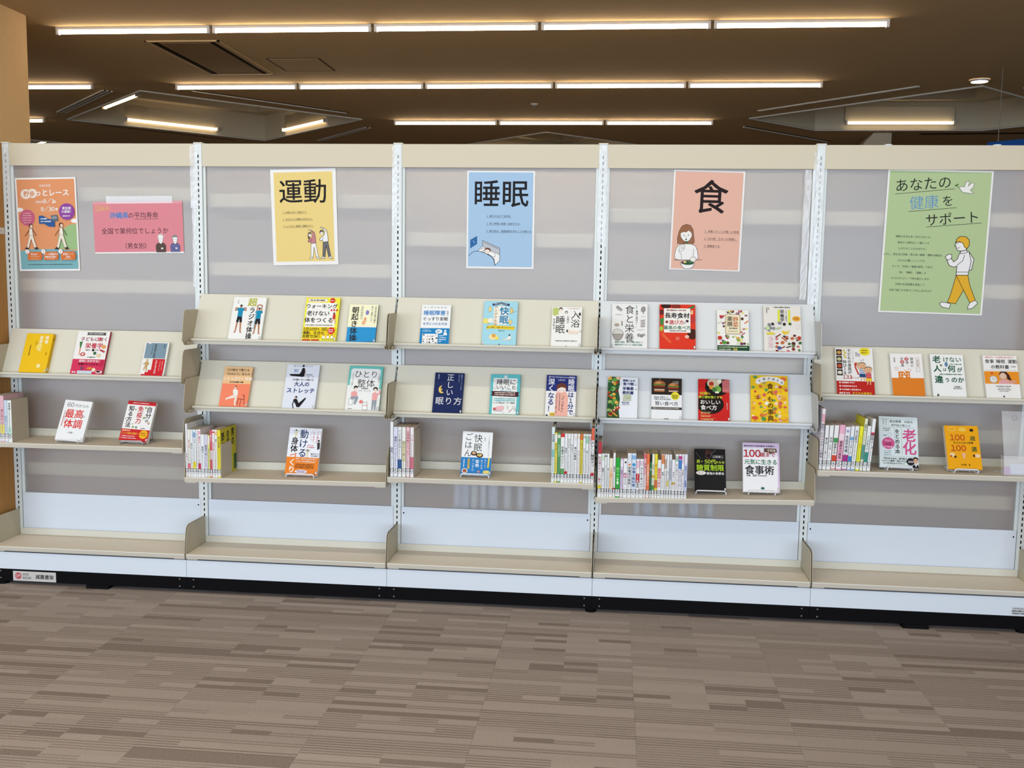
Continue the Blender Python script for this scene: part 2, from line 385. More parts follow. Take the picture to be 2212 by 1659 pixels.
# lamps inside the coffers: a pale board on the wall with a tube along its lower edge
def coffer_lamp(cx, cy, ang, ln, label, z=ZC + 0.07):
    t_ = empty('coffer_light', (cx, cy, z), label, 'ceiling light', 'lamps inside the ceiling coffers', (0, 0, math.radians(ang)))
    b = MB(); b.box(-ln / 2, ln / 2, 0.0, 0.02, 0.0, 0.2, COFF); b.build('back_board', t_)
    b = MB(); b.tube([(-ln / 2 + 0.03, -0.035, 0.0), (ln / 2 - 0.03, -0.035, 0.0)], 0.018, TUBE2, 8); b.build('lamp_tube', t_)
    for sx in (-ln / 2, ln / 2 - 0.02):
        b = MB(); b.box(sx, sx + 0.02, -0.055, 0.0, -0.02, 0.03, BATT); b.build('socket', t_)
coffer_lamp(-3.16, 8.68, 45, 1.25, 'long lamp on the far left wall of the left ceiling coffer')
coffer_lamp(-1.36, 8.76, -45, 1.2, 'short lamp on the far right wall of the left ceiling coffer')
coffer_lamp(-3.0, 6.9, -45 + 180, 1.2, 'slanting lamp along the near left edge of the left ceiling coffer')
coffer_lamp(6.2, 8.54, 0, 1.3, 'level lamp on the straight far wall of the right ceiling coffer')
coffer_lamp(0.95, 11.6, 45, 1.2, 'left of two lamps in the small far middle coffer')
coffer_lamp(2.74, 11.6, -45, 1.2, 'right of two lamps in the small far middle coffer')
coffer_lamp(-5.68, 9.87, 135, 1.2, 'lamp end just above the shelving beside the tan pillar', ZC + 0.02)

def flatbar(pa, pb, w, hgt, mt):
    b = MB(); a, c = Vector(pa), Vector(pb); d = (c - a).normalized(); n_ = Vector((-d.y, d.x, 0)) * w / 2; dn = Vector((0, 0, -hgt))
    vs = [a + n_, a - n_, c - n_, c + n_]; vs += [q + dn for q in vs]
    b.add(vs, [(0, 1, 2, 3), (7, 6, 5, 4), (0, 4, 5, 1), (1, 5, 6, 2), (2, 6, 7, 3), (3, 7, 4, 0)], mt); return b
def diffuser(xa, ya, xb, yb, label, mts, gap=0.035, w=0.02):
    t_ = empty('slot_diffuser', ((xa + xb) / 2, (ya + yb) / 2, ZC), label, 'vent', 'line diffusers in the ceiling')
    d = Vector((xb - xa, yb - ya, 0)).normalized(); n_ = Vector((-d.y, d.x, 0))
    off = ((xa + xb) / 2, (ya + yb) / 2, ZC)
    for k, mt in enumerate(mts):
        o_ = n_ * gap * (k - (len(mts) - 1) / 2)
        flatbar(Vector((xa, ya, ZC)) + o_, Vector((xb, yb, ZC)) + o_, w, 0.012 if mt is TRIMW else 0.004, mt).build('slot' if mt is TRIMD else 'blade', t_, off)
diffuser(-3.88, 7.22, -2.58, 5.86, 'double slot diffuser left of the left ceiling coffer', (TRIMW, TRIMD, TRIMW, TRIMD, TRIMW), 0.022)
diffuser(-1.66, 5.87, -0.39, 7.27, 'dark line diffuser along the near right edge of the left coffer', (TRIMD, TRIMW))
diffuser(-1.43, 9.63, -0.43, 8.41, 'pale line diffuser along the far right edge of the left coffer', (TRIMW, TRIMD, TRIMW), 0.03)
diffuser(-3.91, 8.23, -2.66, 9.64, 'thin line diffuser along the far left edge of the left coffer', (TRIMD,))
diffuser(4.32, 7.17, 5.63, 5.78, 'pale bar diffuser along the near left edge of the right coffer', (TRIMW, TRIMW, TRIMD), 0.022)
diffuser(4.31, 8.32, 5.59, 9.63, 'dark line diffuser at far left of the right coffer', (TRIMD, TRIMW))
diffuser(6.62, 5.86, 6.9, 6.0, 'short pale diffuser at the right edge of the view', (TRIMW,))
diffuser(6.57, 8.95, 7.9, 8.85, 'dark level diffuser beyond the right coffer lamp', (TRIMD, TRIMD), 0.05, 0.05)

t_ = empty('return_grille', (-0.82, 4.4, ZC), 'brown sunken air panel in the ceiling above the race poster', 'vent')
off = (-0.82, 4.4, ZC)
b = MB(); b.box(-1.02, -0.60, 3.8, 5.02, ZC - 0.006, ZC, mat('brown_grille', '#8f7450', 0.7, 0.2, noise=0.1, nscale=200)); b.build('panel', t_, off)
for xx in (-1.1, -0.6):
    b = MB(); b.box(xx, xx + 0.035 + (0.02 if xx < -1 else 0), 3.76, 5.05, ZC - 0.003, ZC, TRIMD); b.build('gap', t_, off)
b = MB()
for x0, x1, y0, y1 in ((-1.13, -0.5, 3.72, 3.745), (-1.13, -0.5, 5.06, 5.08), (-1.13, -1.115, 3.72, 5.08), (-0.515, -0.5, 3.72, 5.08)): b.box(x0, x1, y0, y1, ZC - 0.01, ZC, CEIL)
b.build('frame', t_, off)
t_ = empty('ceiling_hatch', (-0.11, 4.67, ZC), 'small flush access hatch right of the brown air panel', 'hatch'); off = (-0.11, 4.67, ZC)
b = MB(); b.box(-0.33, 0.12, 4.42, 4.92, ZC - 0.004, ZC, CEIL); b.build('panel', t_, off)
b = MB()
for x0, x1, y0, y1 in ((-0.345, -0.332, 4.41, 4.93), (0.122, 0.135, 4.41, 4.93), (-0.345, 0.135, 4.405, 4.412), (-0.345, 0.135, 4.928, 4.935)): b.box(x0, x1, y0, y1, ZC - 0.003, ZC, TRIMD)
b.build('joint', t_, off)

t_ = empty('downlight', (6.08, 5.49, ZC), 'round glowing downlight in the ceiling at upper right', 'ceiling light'); off = (6.08, 5.49, ZC)
def disc(b, cx, cy, z, r0, r1, z1, mt, n=24):
    vs = [(cx + r0 * math.cos(2 * math.pi * k / n), cy + r0 * math.sin(2 * math.pi * k / n), z) for k in range(n)] + [(cx + r1 * math.cos(2 * math.pi * k / n), cy + r1 * math.sin(2 * math.pi * k / n), z1) for k in range(n)]
    b.add(vs, [(k, (k + 1) % n, n + (k + 1) % n, n + k) for k in range(n)], mt, True)
b = MB(); disc(b, 6.08, 5.49, ZC - 0.001, 0.088, 0.074, ZC - 0.02, BATT); b.build('rim', t_, off)
b = MB(); disc(b, 6.08, 5.49, ZC - 0.018, 0.073, 0.001, ZC - 0.03, TUBE); b.build('lamp_disc', t_, off)
b = MB(); disc(b, 1.85, 6.71, ZC, 0.045, 0.035, ZC - 0.012, BATT, 14); disc(b, 1.85, 6.71, ZC - 0.012, 0.035, 0.012, ZC - 0.02, BATT, 14); disc(b, 1.85, 6.71, ZC - 0.02, 0.012, 0.016, ZC - 0.05, SCREW, 10); disc(b, 1.85, 6.71, ZC - 0.05, 0.016, 0.001, ZC - 0.054, SCREW, 10)
tag(b.build('sprinkler', off=(0, 0, 0)), 'tiny sprinkler head in the ceiling above the far batten row', 'sprinkler')
# blue sign hanging from thin wires
t_ = empty('hanging_sign', (6.45, 4.7, 2.1), 'blue board hanging on a thin wire behind the right end', 'sign'); off = (6.45, 4.7, 2.1)
d = Vector((0.72, -0.69, 0)); a = Vector((6.02, 5.02, 2.67)); nn = Vector((0.69, 0.72, 0)) * 0.02
vs = [a, a + d * 1.0, a + d * 1.0 + Vector((0, 0, -0.5)), a + Vector((0, 0, -0.5))]; vs += [q + nn for q in vs]
b = MB(); b.add(vs, [(0, 3, 2, 1), (4, 5, 6, 7), (0, 1, 5, 4), (1, 2, 6, 5), (2, 3, 7, 6), (3, 0, 4, 7)], BLUE); b.build('board', t_, off)
for s in (0.09, 0.9):
    w = a + d * s + nn * 0.5; b = MB(); b.tube([(w.x, w.y, 2.66), (w.x, w.y, ZC)], 0.004, SCREW, 5); b.build('wire', t_, off)
# ---------------------------------------------------------------- the shelving
XS = [-0.003, 0.902, 1.805, 2.694, 3.599, 4.503]
TILT = math.radians(25)
def upright(i, bay, off):
    b = MB(); x = XS[i]; hw, sw = 0.0165, 0.0026; z0, z1 = 0.155, 1.983; y0, y1 = 0.0, 0.075
    zs = [z0]; k = 0; c = 0.2035
    while c < 1.95: zs += [c - 0.007, c + 0.007]; c += 0.025
    zs.append(z1); xs = [x - hw, x - sw, x + sw, x + hw]
    for yy in (y0,):
        vs = [(xx, yy, zz) for zz in zs for xx in xs]; fs = []
        for a in range(len(zs) - 1):
            for cc in range(3):
                if cc == 1 and a % 2 == 1: continue
                fs.append((a * 4 + cc, a * 4 + cc + 1, a * 4 + 5 + cc, a * 4 + 4 + cc))
        b.add(vs, fs, UPR)
    b.add([(x - hw, y0, z0), (x - hw, y1, z0), (x - hw, y1, z1), (x - hw, y0, z1)], [(0, 3, 2, 1)], UPR)
    b.add([(x + hw, y0, z0), (x + hw, y1, z0), (x + hw, y1, z1), (x + hw, y0, z1)], [(0, 1, 2, 3)], UPR)
    b.add([(x - hw, y1, z0), (x + hw, y1, z0), (x + hw, y1, z1), (x - hw, y1, z1), (x - hw, y0, z1), (x + hw, y0, z1)], [(0, 3, 2, 1), (3, 4, 5, 2)], UPR)
    b.add([(x - 0.009, 0.006, z0), (x + 0.009, 0.006, z0), (x + 0.009, 0.006, z1 - 0.02), (x - 0.009, 0.006, z1 - 0.02)], [(0, 1, 2, 3)], DARK)
    b.build('upright', bay, off)
    b = MB(); b.box(x - 0.02, x + 0.02, -0.003, 0.078, 1.983, 1.988, CREAM); b.build('upright_cap', bay, off)
def disp_bracket(b, xa, s, T, L, mt):   # s = +1: left end plate (foot turns right)
    poly = [(-0.002, T - 0.068), (-0.163, T - 0.066), (-0.176, T - 0.068), (-0.187, T - 0.077), (-0.192, T - 0.09), (-0.213, L - 0.004), (-0.19, L - 0.026), (-0.002, L - 0.03)]
    b.prism(poly, xa, xa + 0.0016, mt)
    x0, x1 = (xa, xa + 0.014) if s > 0 else (xa - 0.0124, xa + 0.0016)
    b.box(x0, x1, -0.192, -0.02, L - 0.0275, L - 0.026, mt)
    xx = x1 - 0.0015 if s > 0 else x0
    b.box(xx, xx + 0.0015, -0.185, -0.02, L - 0.026, L - 0.0125, mt)
def display_shelf(bay, i, T, L, mt, mb_, off, tag_=None):
    xa, xb = XS[i] + 0.0035, XS[i + 1] - 0.0035
    t_ = empty('display_shelf', (XS[i] - off[0], -0.1, L), rot=None); t_.parent = bay; o2 = (XS[i], -0.1 + 0, L)
    o2 = (XS[i] - 0, -0.1, L)
    b = MB(); yb = -0.0055 - (T - L + 0.010) * math.tan(TILT)
    b.prism([(-0.0055, T), (-0.0040, T), (yb + 0.0015, L - 0.010), (yb, L - 0.010)], xa + 0.001, xb - 0.001, mt)
    b.prism([(-0.0055, T), (-0.006, T + 0.001), (-0.001, T + 0.001), (-0.0035, T)], xa + 0.001, xb - 0.001, mt)
    b.build('sloped_back', t_, o2)
    b = MB()
    b.prism([(yb + 0.004, L - 0.010), (-0.134, L - 0.010), (-0.134, L - 0.0115), (yb + 0.004, L - 0.0115)], xa + 0.012, xb - 0.012, mt)
    bead = [(-0.138 + 0.0055 * math.cos(a), L - 0.0055 + 0.0055 * math.sin(a)) for a in [2 * math.pi * k / 10 for k in range(10)]]
    b.prism(bead, xa + 0.010, xb - 0.010, mt)
    b.prism([(-0.128, L - 0.0115), (-0.130, L - 0.0115), (-0.126, L - 0.025), (-0.124, L - 0.025)], xa + 0.013, xb - 0.013, mt)
    b.build('ledge', t_, o2)
    for x_, s in ((xa - 0.0005, 1), (xb - 0.0011, -1)):
        b = MB(); disp_bracket(b, x_, s, T, L, mb_); b.build('end_bracket', t_, o2)
def flat_shelf(bay, i, zl, zr, mt, mb_, off, lip=0.034, top=None):
    xa, xb = XS[i] + 0.0035, XS[i + 1] - 0.0035; d = zr - zl; z = zl
    t_ = empty('flat_shelf', (XS[i] - off[0], -0.1, z)); t_.parent = bay; o2 = (XS[i], -0.1, z)
    b = MB(); b.prism([(0.0, z), (-0.212, z), (-0.212, z - 0.0015), (0.0, z - 0.0015)], xa + 0.002, xb - 0.002, top or BOARD, d); b.build('board', t_, o2)
    b = MB(); b.prism([(-0.212, z + 0.0005), (-0.2155, z - 0.0005), (-0.2165, z - 0.0035), (-0.2145, z - 0.0035), (-0.212, z - 0.0015)], xa + 0.001, xb - 0.001, mt, d)
    b.prism([(-0.2160, z - 0.0036), (-0.2125, z - 0.021), (-0.20, z - 0.021), (-0.20, z - 0.0195), (-0.211, z - 0.0195), (-0.2145, z - 0.0036)], xa + 0.001, xb - 0.001, LIP, d); b.build('front_lip', t_, o2)
    b = MB(); b.prism([(0.0, z), (-0.002, z), (-0.002, z + lip), (0.0, z + lip)], xa + 0.002, xb - 0.002, mt, d); b.build('back_lip', t_, o2)
    for x_, zz in ((xa - 0.0012, z), (xb - 0.0004, z + d)):
        poly = [(-0.001, zz + 0.122), (-0.165, zz + 0.126), (-0.182, zz + 0.122), (-0.194, zz + 0.113), (-0.199, zz + 0.10), (-0.2165, zz), (-0.211, zz - 0.0225), (-0.001, zz - 0.0225)]
        b = MB(); b.prism(poly, x_, x_ + 0.0016, mb_); b.build('end_bracket', t_, o2)
    for xx, zz in ((xa + 0.003, z), (xb - 0.05, z + d)):
        b = MB(); b.prism([(-0.21, zz - 0.021), (-0.20, zz - 0.021), (-0.20, zz - 0.026), (-0.207, zz - 0.026)], xx, xx + 0.047, mt); b.build('hook_plate', t_, o2)
BAYS = []
LBL = ['leftmost cream shelving bay with the orange and pink posters above three facing books',
       'second shelving bay from the left carrying the yellow poster',
       'middle shelving bay carrying the light blue poster',
       'fourth shelving bay from the left carrying the salmon poster',
       'rightmost shelving bay carrying the large green poster']
FLAT = [(0.650, 0.652), (0.523, 0.533), (0.556, 0.558), (0.501, 0.523), (0.649, 0.651)]
DISP = [[(1.145, 0.957)], [(1.319, 1.128), (1.020, 0.830)], [(1.319, 1.128), (1.020, 0.830)], [(1.319, 1.127), (1.020, 0.830)], [(1.145, 0.957)]]
REAR = [[1.79, 1.375, 1.02, 0.515, 0.30], [1.767, 1.462, 0.97, 0.55, 0.33], [1.605, 1.25, 0.92, 0.62, 0.35], [1.715, 1.408, 1.083, 0.806, 0.36], [1.712, 1.415, 1.10, 0.80, 0.515]]
for i in range(5):
    x0, x1 = XS[i], XS[i + 1]; off = ((x0 + x1) / 2, 0, 0)
    bay = empty('shelving_bay', off, LBL[i], 'bookshelf', 'bays of the long library shelving'); BAYS.append(bay)
    upright(i, bay, off)
    if i == 4: upright(5, bay, off)
    xa, xb = x0 + 0.0168, x1 - 0.0168
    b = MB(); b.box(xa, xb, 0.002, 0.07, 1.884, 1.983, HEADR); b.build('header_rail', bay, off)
    b = MB(); b.box(xa, xb, 0.018, 0.0215, 0.36, 1.89, FROSTB); b.mi(FROST); b.m[2] = 1; b.build('frosted_panel', bay, off)
    for xx in (xa, xb - 0.012):
        b = MB(); b.box(xx, xx + 0.012, 0.010, 0.018, 0.377, 1.884, UPR); b.build('panel_stop', bay, off)
    b = MB(); b.box(xa + 0.002, xb - 0.002, 0.004, 0.016, 0.206, 0.377, WHITE); b.build('lower_panel', bay, off)
    for xx in (x0 + 0.03, x1 - 0.03):
        if (i, xx > x0 + 0.1) in ((0, True), (2, False), (2, True), (4, False), (4, True)):
            b = MB(); disc_y = [(xx + 0.0035 * math.cos(a), 0.0036, 0.349 + 0.0035 * math.sin(a)) for a in [2 * math.pi * k / 10 for k in range(10)]]
            b.add(disc_y, [tuple(range(10))], DARK); b.build('screw_hole', bay, off)
    b = MB(); b.box(x0 + 0.0008, x1 - 0.0008, -0.206, -0.19, 0.072, 0.1490, WHITE); b.build('kick_panel', bay, off)
    b = MB(); b.box(x0 + 0.0006, x1 - 0.0006, -0.2045, 0.28, 0.015, 0.0718, BLACK); b.box(x0 + 0.002, x1 - 0.002, -0.188, 0.0, 0.0718, 0.15, BLACK); b.build('plinth', bay, off)
    for xx in (x0 + 0.032, x1 - 0.032):
        for zz in (0.029, 0.061):
            b = MB(); b.tube([(xx, -0.2045, zz), (xx, -0.2065, zz)], 0.0032, SCREW, 8); b.build('screw', bay, off)
    px = {0: 0.49, 4: 4.03}.get(i)
    if px:
        b = MB(); b.prism([(-0.214, 0.0), (-0.206, 0.014), (-0.1, 0.014), (-0.1, 0.0)], px - 0.055, px + 0.05, BLACK); b.build('floor_pad', bay, off)
    for fx in ({2: [2.69], 4: [4.455], 0: [0.03]}.get(i, [])):
        b = MB(); b.tube([(fx, -0.185, 0.0), (fx, -0.185, 0.012), (fx, -0.185, 0.02)], 0.023, BLACK, 14); b.build('levelling_foot', bay, off)
    flat_shelf(bay, i, 0.178, 0.178, CREAM, BRKT, off, 0.030, BASEB)
    m_ = CREAM if i != 3 else DWHITE; k_ = BRKT if i != 3 else BRKW
    flat_shelf(bay, i, FLAT[i][0], FLAT[i][1], CREAM, BRKT, off)
    for T, L in DISP[i]: display_shelf(bay, i, T, L, m_, k_, off)
    # the shelves of the other face, seen as pale bands through the frosted panel
    for z in REAR[i]:
        b = MB(); b.box(xa + 0.004, xb - 0.004, 0.042, 0.044, z - 0.058, z, REARL); b.box(xa + 0.004, xb - 0.004, 0.044, 0.26, z - 0.045, z - 0.043, REARL); b.build('rear_shelf', bay, off)
    # clear tape on the uprights
    ts = {0: [(0.004, 1.72, 1.97, 0.022)], 1: [(-0.018, 1.70, 1.975, 0.036), (-0.022, 1.35, 1.74, 0.016)], 2: [(-0.008, 1.63, 1.975, 0.034)], 3: [(-0.006, 1.57, 1.975, 0.024), (0.012, 1.55, 1.975, 0.02)], 4: [(-0.014, 1.32, 1.95, 0.03), (0.006, 1.33, 1.9, 0.014), (-0.05, 1.34, 1.88, 0.028)]}[i]
    rr = random.Random(50 + i)
    for dx, z0, z1, w in ts:
        b = MB(); n = 26; vs = []
        for k in range(n + 1):
            z = z0 + (z1 - z0) * k / n
            for j in range(5):
                vs.append((x0 + dx + w * (j / 4 - 0.5) + rr.uniform(-0.0015, 0.0015), -0.0025 - rr.uniform(0, 0.0025) + (0.0 if abs(dx) < 0.03 else 0.0), z))
        b.add(vs, [(k * 5 + j, k * 5 + j + 1, k * 5 + 6 + j, k * 5 + 5 + j) for k in range(n) for j in range(4)], TAPE); b.build('tape_strip', bay, off)
# screw caps on the top of the last bay
for xx in (3.875, 4.31):
    b = MB(); b.tube([(xx, 0.03, 1.983), (xx, 0.03, 1.989)], 0.016, WHITE, 12); b.build('top_cap', BAYS[4], ((XS[4] + XS[5]) / 2, 0, 0))
# tan boards closing both ends of the row
for xx, lb in ((-0.046, 'tan wooden end board at the left end of the shelving'), (4.523, 'tan wooden end board at the right end of the shelving')):
    e_ = empty('end_board', (xx + 0.0125, 0, 0), lb, 'board')
    b = MB(); b.box(xx, xx + 0.025, -0.222, 0.28, 0.0, 1.985, WOOD); b.build('board', e_, (xx + 0.0125, 0, 0))
    if xx < 0:
        b = MB(); b.box(-0.021, -0.0195, -0.09, -0.004, 1.575, 1.604, TRIMW); b.box(-0.0195, -0.0193, -0.032, -0.028, 1.587, 1.593, SCREW); tag(b.build('sign_plate', e_, (xx + 0.0125, 0, 0)), 'small grey plate')
# stickers on the plinth and the kick panel
bm_ = BAYS[0]; off0 = ((XS[0] + XS[1]) / 2, 0, 0)
art('maker_sticker', bm_, [r('#cfcac6', 0, 0, 204, 45), e('#c23a4a', 25, 22, 15), e('#cfcac6', 25, 22, 11), l('#c23a4a', 4, (33, 14), (22, 14), (19, 22), (22, 30), (32, 30), (32, 23), (26, 23)),
    t('#3a3533', 'GOOD', 45, 14, 13, 1, 'l', 0.8), t('#3a3533', 'DESIGN', 45, 30, 13, 1, 'l', 0.8), t('#2a2625', '減震書架', 150, 23, 22, 1)], 0.001, (0.087 - off0[0], -0.2052, 0.063))
off4 = ((XS[4] + XS[5]) / 2, 0, 0)
art('small_sticker', BAYS[4], [r('#d2d4d8', 0, 0, 95, 32), g('#8d8a88', 6, 7, 85, 7), g('#6d6a68', 3, 17, 90, 8), g('#6d6a68', 3, 27, 90, 8)], 0.001, (4.402 - off4[0], -0.2063, 0.110))
# ---------------------------------------------------------------- posters on the frosted panels
K, W_ = '#1d1a1c', '#f4f2ee'
def poster(cx, cz, w, h, lean, label, ops, paper='#f4f2ee', curl=0.0, cat='poster', y=0.0145):
    t_ = empty('poster', (cx, y, cz), label, cat, 'posters taped to the frosted panels', (0, math.radians(lean), 0))
    b = MB(); n = 8; vs = []
    for k in range(n + 1):
        x = w * (k / n - 0.5)
        for yy in (0, 0.0004): vs += [(x, yy, h / 2), (x, yy, -h / 2)]
    fs = []
    for k in range(n):
        a = k * 4; fs += [(a, a + 1, a + 5, a + 4), (a + 2, a + 6, a + 7, a + 3), (a, a + 4, a + 6, a + 2), (a + 1, a + 3, a + 7, a + 5)]
    fs += [(0, 2, 3, 1), (n * 4, n * 4 + 1, n * 4 + 3, n * 4 + 2)]
    b.add(vs, fs, ink(paper)); b.build('sheet', t_)
    art('poster_print', t_, ops, w / 100, (-w / 2, -0.0003, h / 2), clip=(0, 0, 100, 100 * h / w)); return t_

def stretcher(x, y, s, top, legs, hair, long=False):    # a figure bending sideways, one arm overhead
    q = lambda *pp: [(x + a * s, y + b_ * s) for a, b_ in pp]
    lw = 0.55 * s
    o = []
    o += outline(K, lw, legs, *q((-3, 18), (4.5, 17.5), (8.5, 40), (4.8, 40.5), (1.5, 24), (-0.5, 40.5), (-4.2, 40.5)))
    o += outline(K, lw, W_, *q((-4.2, 40.5), (-0.8, 40.5), (-1.2, 43), (-6, 43.5), (-6.5, 42.5)))
    o += outline(K, lw, W_, *q((5, 40.5), (8.4, 40), (11.5, 43), (10.5, 43.8), (6, 42.6)))
    o += outline(K, lw, top, *q((-2.5, 18.5), (-4, 15.5), (-7.3, 16.5), (-8.3, 13.5), (-4, 10.2), (-1, 8.2), (0.5, 2), (-3, -1.5), (-2, -3), (3, 0.5), (4.5, 8), (5, 17.5)))
    o += outline(K, lw, W_, *q((-6.5, -3.6), (-5.5, -4.6), (-1.6, -2.8), (-2.9, -1.4)))
    o += [l(K, lw, *q((-4.2, 14.8), (-1.8, 11.5)))]
    if long: o += [p(hair, *q((-8.2, 4), (-6.5, 0.2), (-3, 0), (-2.2, 3), (-4, 7.5), (-6.5, 12), (-8, 10)))]
    o += [e(hair, x - 4.8 * s, y + 3.6 * s, 3.2 * s, 3.4 * s), e('#f2e7dc', x - 4.6 * s, y + 4.9 * s, 2.4 * s, 2.5 * s), e(K, x - 5.3 * s, y + 4.8 * s, 0.3 * s), e(K, x - 3.9 * s, y + 4.9 * s, 0.3 * s)]
    return o
def list3(x, ys, z, rows, c=K, ul=True):
    o = []
    for y, s_ in zip(ys, rows):
        o.append(t(c, s_, x, y, z, 0, 'l'))
        n = sum(0.6 if ch.isascii() else 1 for ch in s_)
        if ul: o.append(l('#4a4032', 0.28, (x, y + z * 0.62), (x + n * z * 0.98, y + z * 0.62)))
    return o
poster(1.380, 1.666, 0.297, 0.42, -1.6, 'yellow poster headed with two big black characters and two stretching figures',
    [r('#eed487', 5, 4.4, 94.6, 136.2), t(K, '運動', 49.2, 32.5, 37.5, 3), list3(17, (63.4, 73.6, 83.8), 3.25, ('1  目標を決めて継続する', '2  30分以上の運動を週2日以上', '3  ムリのない範囲で運動を行う')),
     stretcher(62, 93, 0.92, '#c9838a', W_, '#5a3f35', True), stretcher(80.5, 90, 0.98, W_, '#6f6d70', '#2a2422')])
poster(2.255, 1.662, 0.296, 0.42, 0.0, 'light blue poster headed with two big black characters and a sleeper in bed',
    [r('#a9c8e4', 2.4, 2.2, 97.4, 139.3), t(K, '睡眠', 50.3, 32.5, 41.5, 3), list3(29.5, (65.5, 76.3, 87.2), 3.45, ('1  朝日を浴びて深呼吸', '2  同じ時間に就寝・起床をする', '3  寝る前は、液晶画面を見ることを避ける')),
     outline(K, 0.4, '#2f6cad', (6, 100.5), (15.5, 95), (15.5, 106), (6, 112.3)), e('#a9c8e4', 11.6, 102.6, 1.7), e('#2f6cad', 12.3, 102, 1.5), l('#153b6b', 0.4, (6, 106), (15.5, 100.5)),
     outline(K, 0.55, '#c3c6cc', (24, 101), (49.5, 112), (49.5, 121.5), (24, 109.5)), l(K, 0.45, (26, 104.2), (47.5, 113.2)),
     outline(K, 0.5, W_, (24, 109.5), (49.5, 121.5), (49.5, 130), (43, 137), (41.5, 128), (36, 123), (26, 118), (17, 116.5)),
     outline(K, 0.45, '#fbfaf7', (22, 113.2), (26, 112), (43, 120.5), (42.5, 125), (36, 123)), e('#6b4a3b', 31.5, 115.4, 4.8, 3.9), e('#f4e6da', 31, 117.3, 3.9, 3.3), l(K, 0.3, (29, 117), (30.2, 117.2)), l(K, 0.3, (32.2, 118), (33.4, 118.2)),
     l(K, 0.55, (3.5, 123.5), (8, 119), (13, 116.8), (18, 116.6), (26, 118.5), (36, 123.6), (41, 128.5), (42.5, 137))])
def eater():
    B = '#2a2020'
    return [p('#9c6a4b', (9.8, 104), (9.5, 96), (11.5, 86), (15, 79), (21, 76), (27, 77.5), (31, 83), (32.5, 92), (34, 101), (31, 105), (26, 104), (17, 105)), l(B, 0.45, (9.8, 104), (9.5, 96), (11.5, 86), (15, 79), (21, 76), (27, 77.5), (31, 83), (32.5, 92), (34, 101), (31, 105)),
        outline(B, 0.45, '#f4f1ea', (13.5, 89), (19, 85.5), (24, 84), (29.5, 88), (30, 93), (27, 98.5), (23.5, 101.5), (17.5, 99), (14, 94)), p('#9c6a4b', (12.5, 90), (14, 81.5), (21, 77.5), (28, 81), (30.5, 90), (27, 86.5), (25.5, 84.5), (22, 87.5), (17, 87.5)),
        e(B, 18.7, 92, 0.75), e(B, 25, 91.6, 0.75), l(B, 0.4, (22, 93), (21.6, 95)), e(B, 22, 97.6, 1.0, 1.2),
        outline(B, 0.5, W_, (15.5, 104.5), (22, 104), (30, 104), (36, 107), (39, 114), (40.5, 123), (38, 126.5), (34, 125), (33, 127), (12, 127), (8, 125.5), (6.5, 121), (8.5, 111), (12, 105.5)),
        l(B, 0.45, (33.5, 111), (33, 124)), l(B, 0.45, (12.5, 115), (16, 118), (17, 126)), outline(B, 0.4, '#f4f1ea', (13.5, 107), (18.5, 104.5), (20.5, 107), (20, 112), (16, 114.5), (12.5, 114)), l(B, 0.4, (15, 109), (19.5, 108.4)), l(B, 0.4, (15, 111), (19.5, 110.6)),
        l(B, 0.5, (18, 104), (23, 101)), e('#3f6a42', 23.2, 101.5, 2.2, 1.4),
        l(B, 0.5, (6, 127.5), (45.5, 126)), outline(B, 0.4, '#f4f1ea', (29, 126), (31, 122.6), (36, 122.5), (37.5, 126.5), (34.5, 129.5), (30.5, 129)),
        outline(B, 0.5, W_, (15.6, 130.5), (20, 128), (30, 128), (35.8, 130.5), (33.5, 136.5), (29, 139.3), (22, 139.3), (18, 136.5)), e('#33573a', 25.7, 131, 9, 2.9), e('#e8cf7a', 22, 129.8, 2.2, 1.5), e('#6d3b34', 18.6, 131, 1.7), e('#4d7d4c', 29.5, 129.5, 3, 1.4), l('#27402b', 0.4, (22, 132.6), (31, 131.6))]
poster(3.140, 1.667, 0.298, 0.42, 1.1, 'salmon pink poster headed with one big black character and a woman eating salad',
    [r('#e9b8a4', 2.3, 1.9, 97.6, 139.4), t('#251517', '食', 53.6, 36.5, 50, 3), list3(47.5, (85.3, 95.6, 106), 3.65, ('1  栄養バランスが整った食事', '2  1日3食、きまった時間に', '3  適量食べる')), eater()])
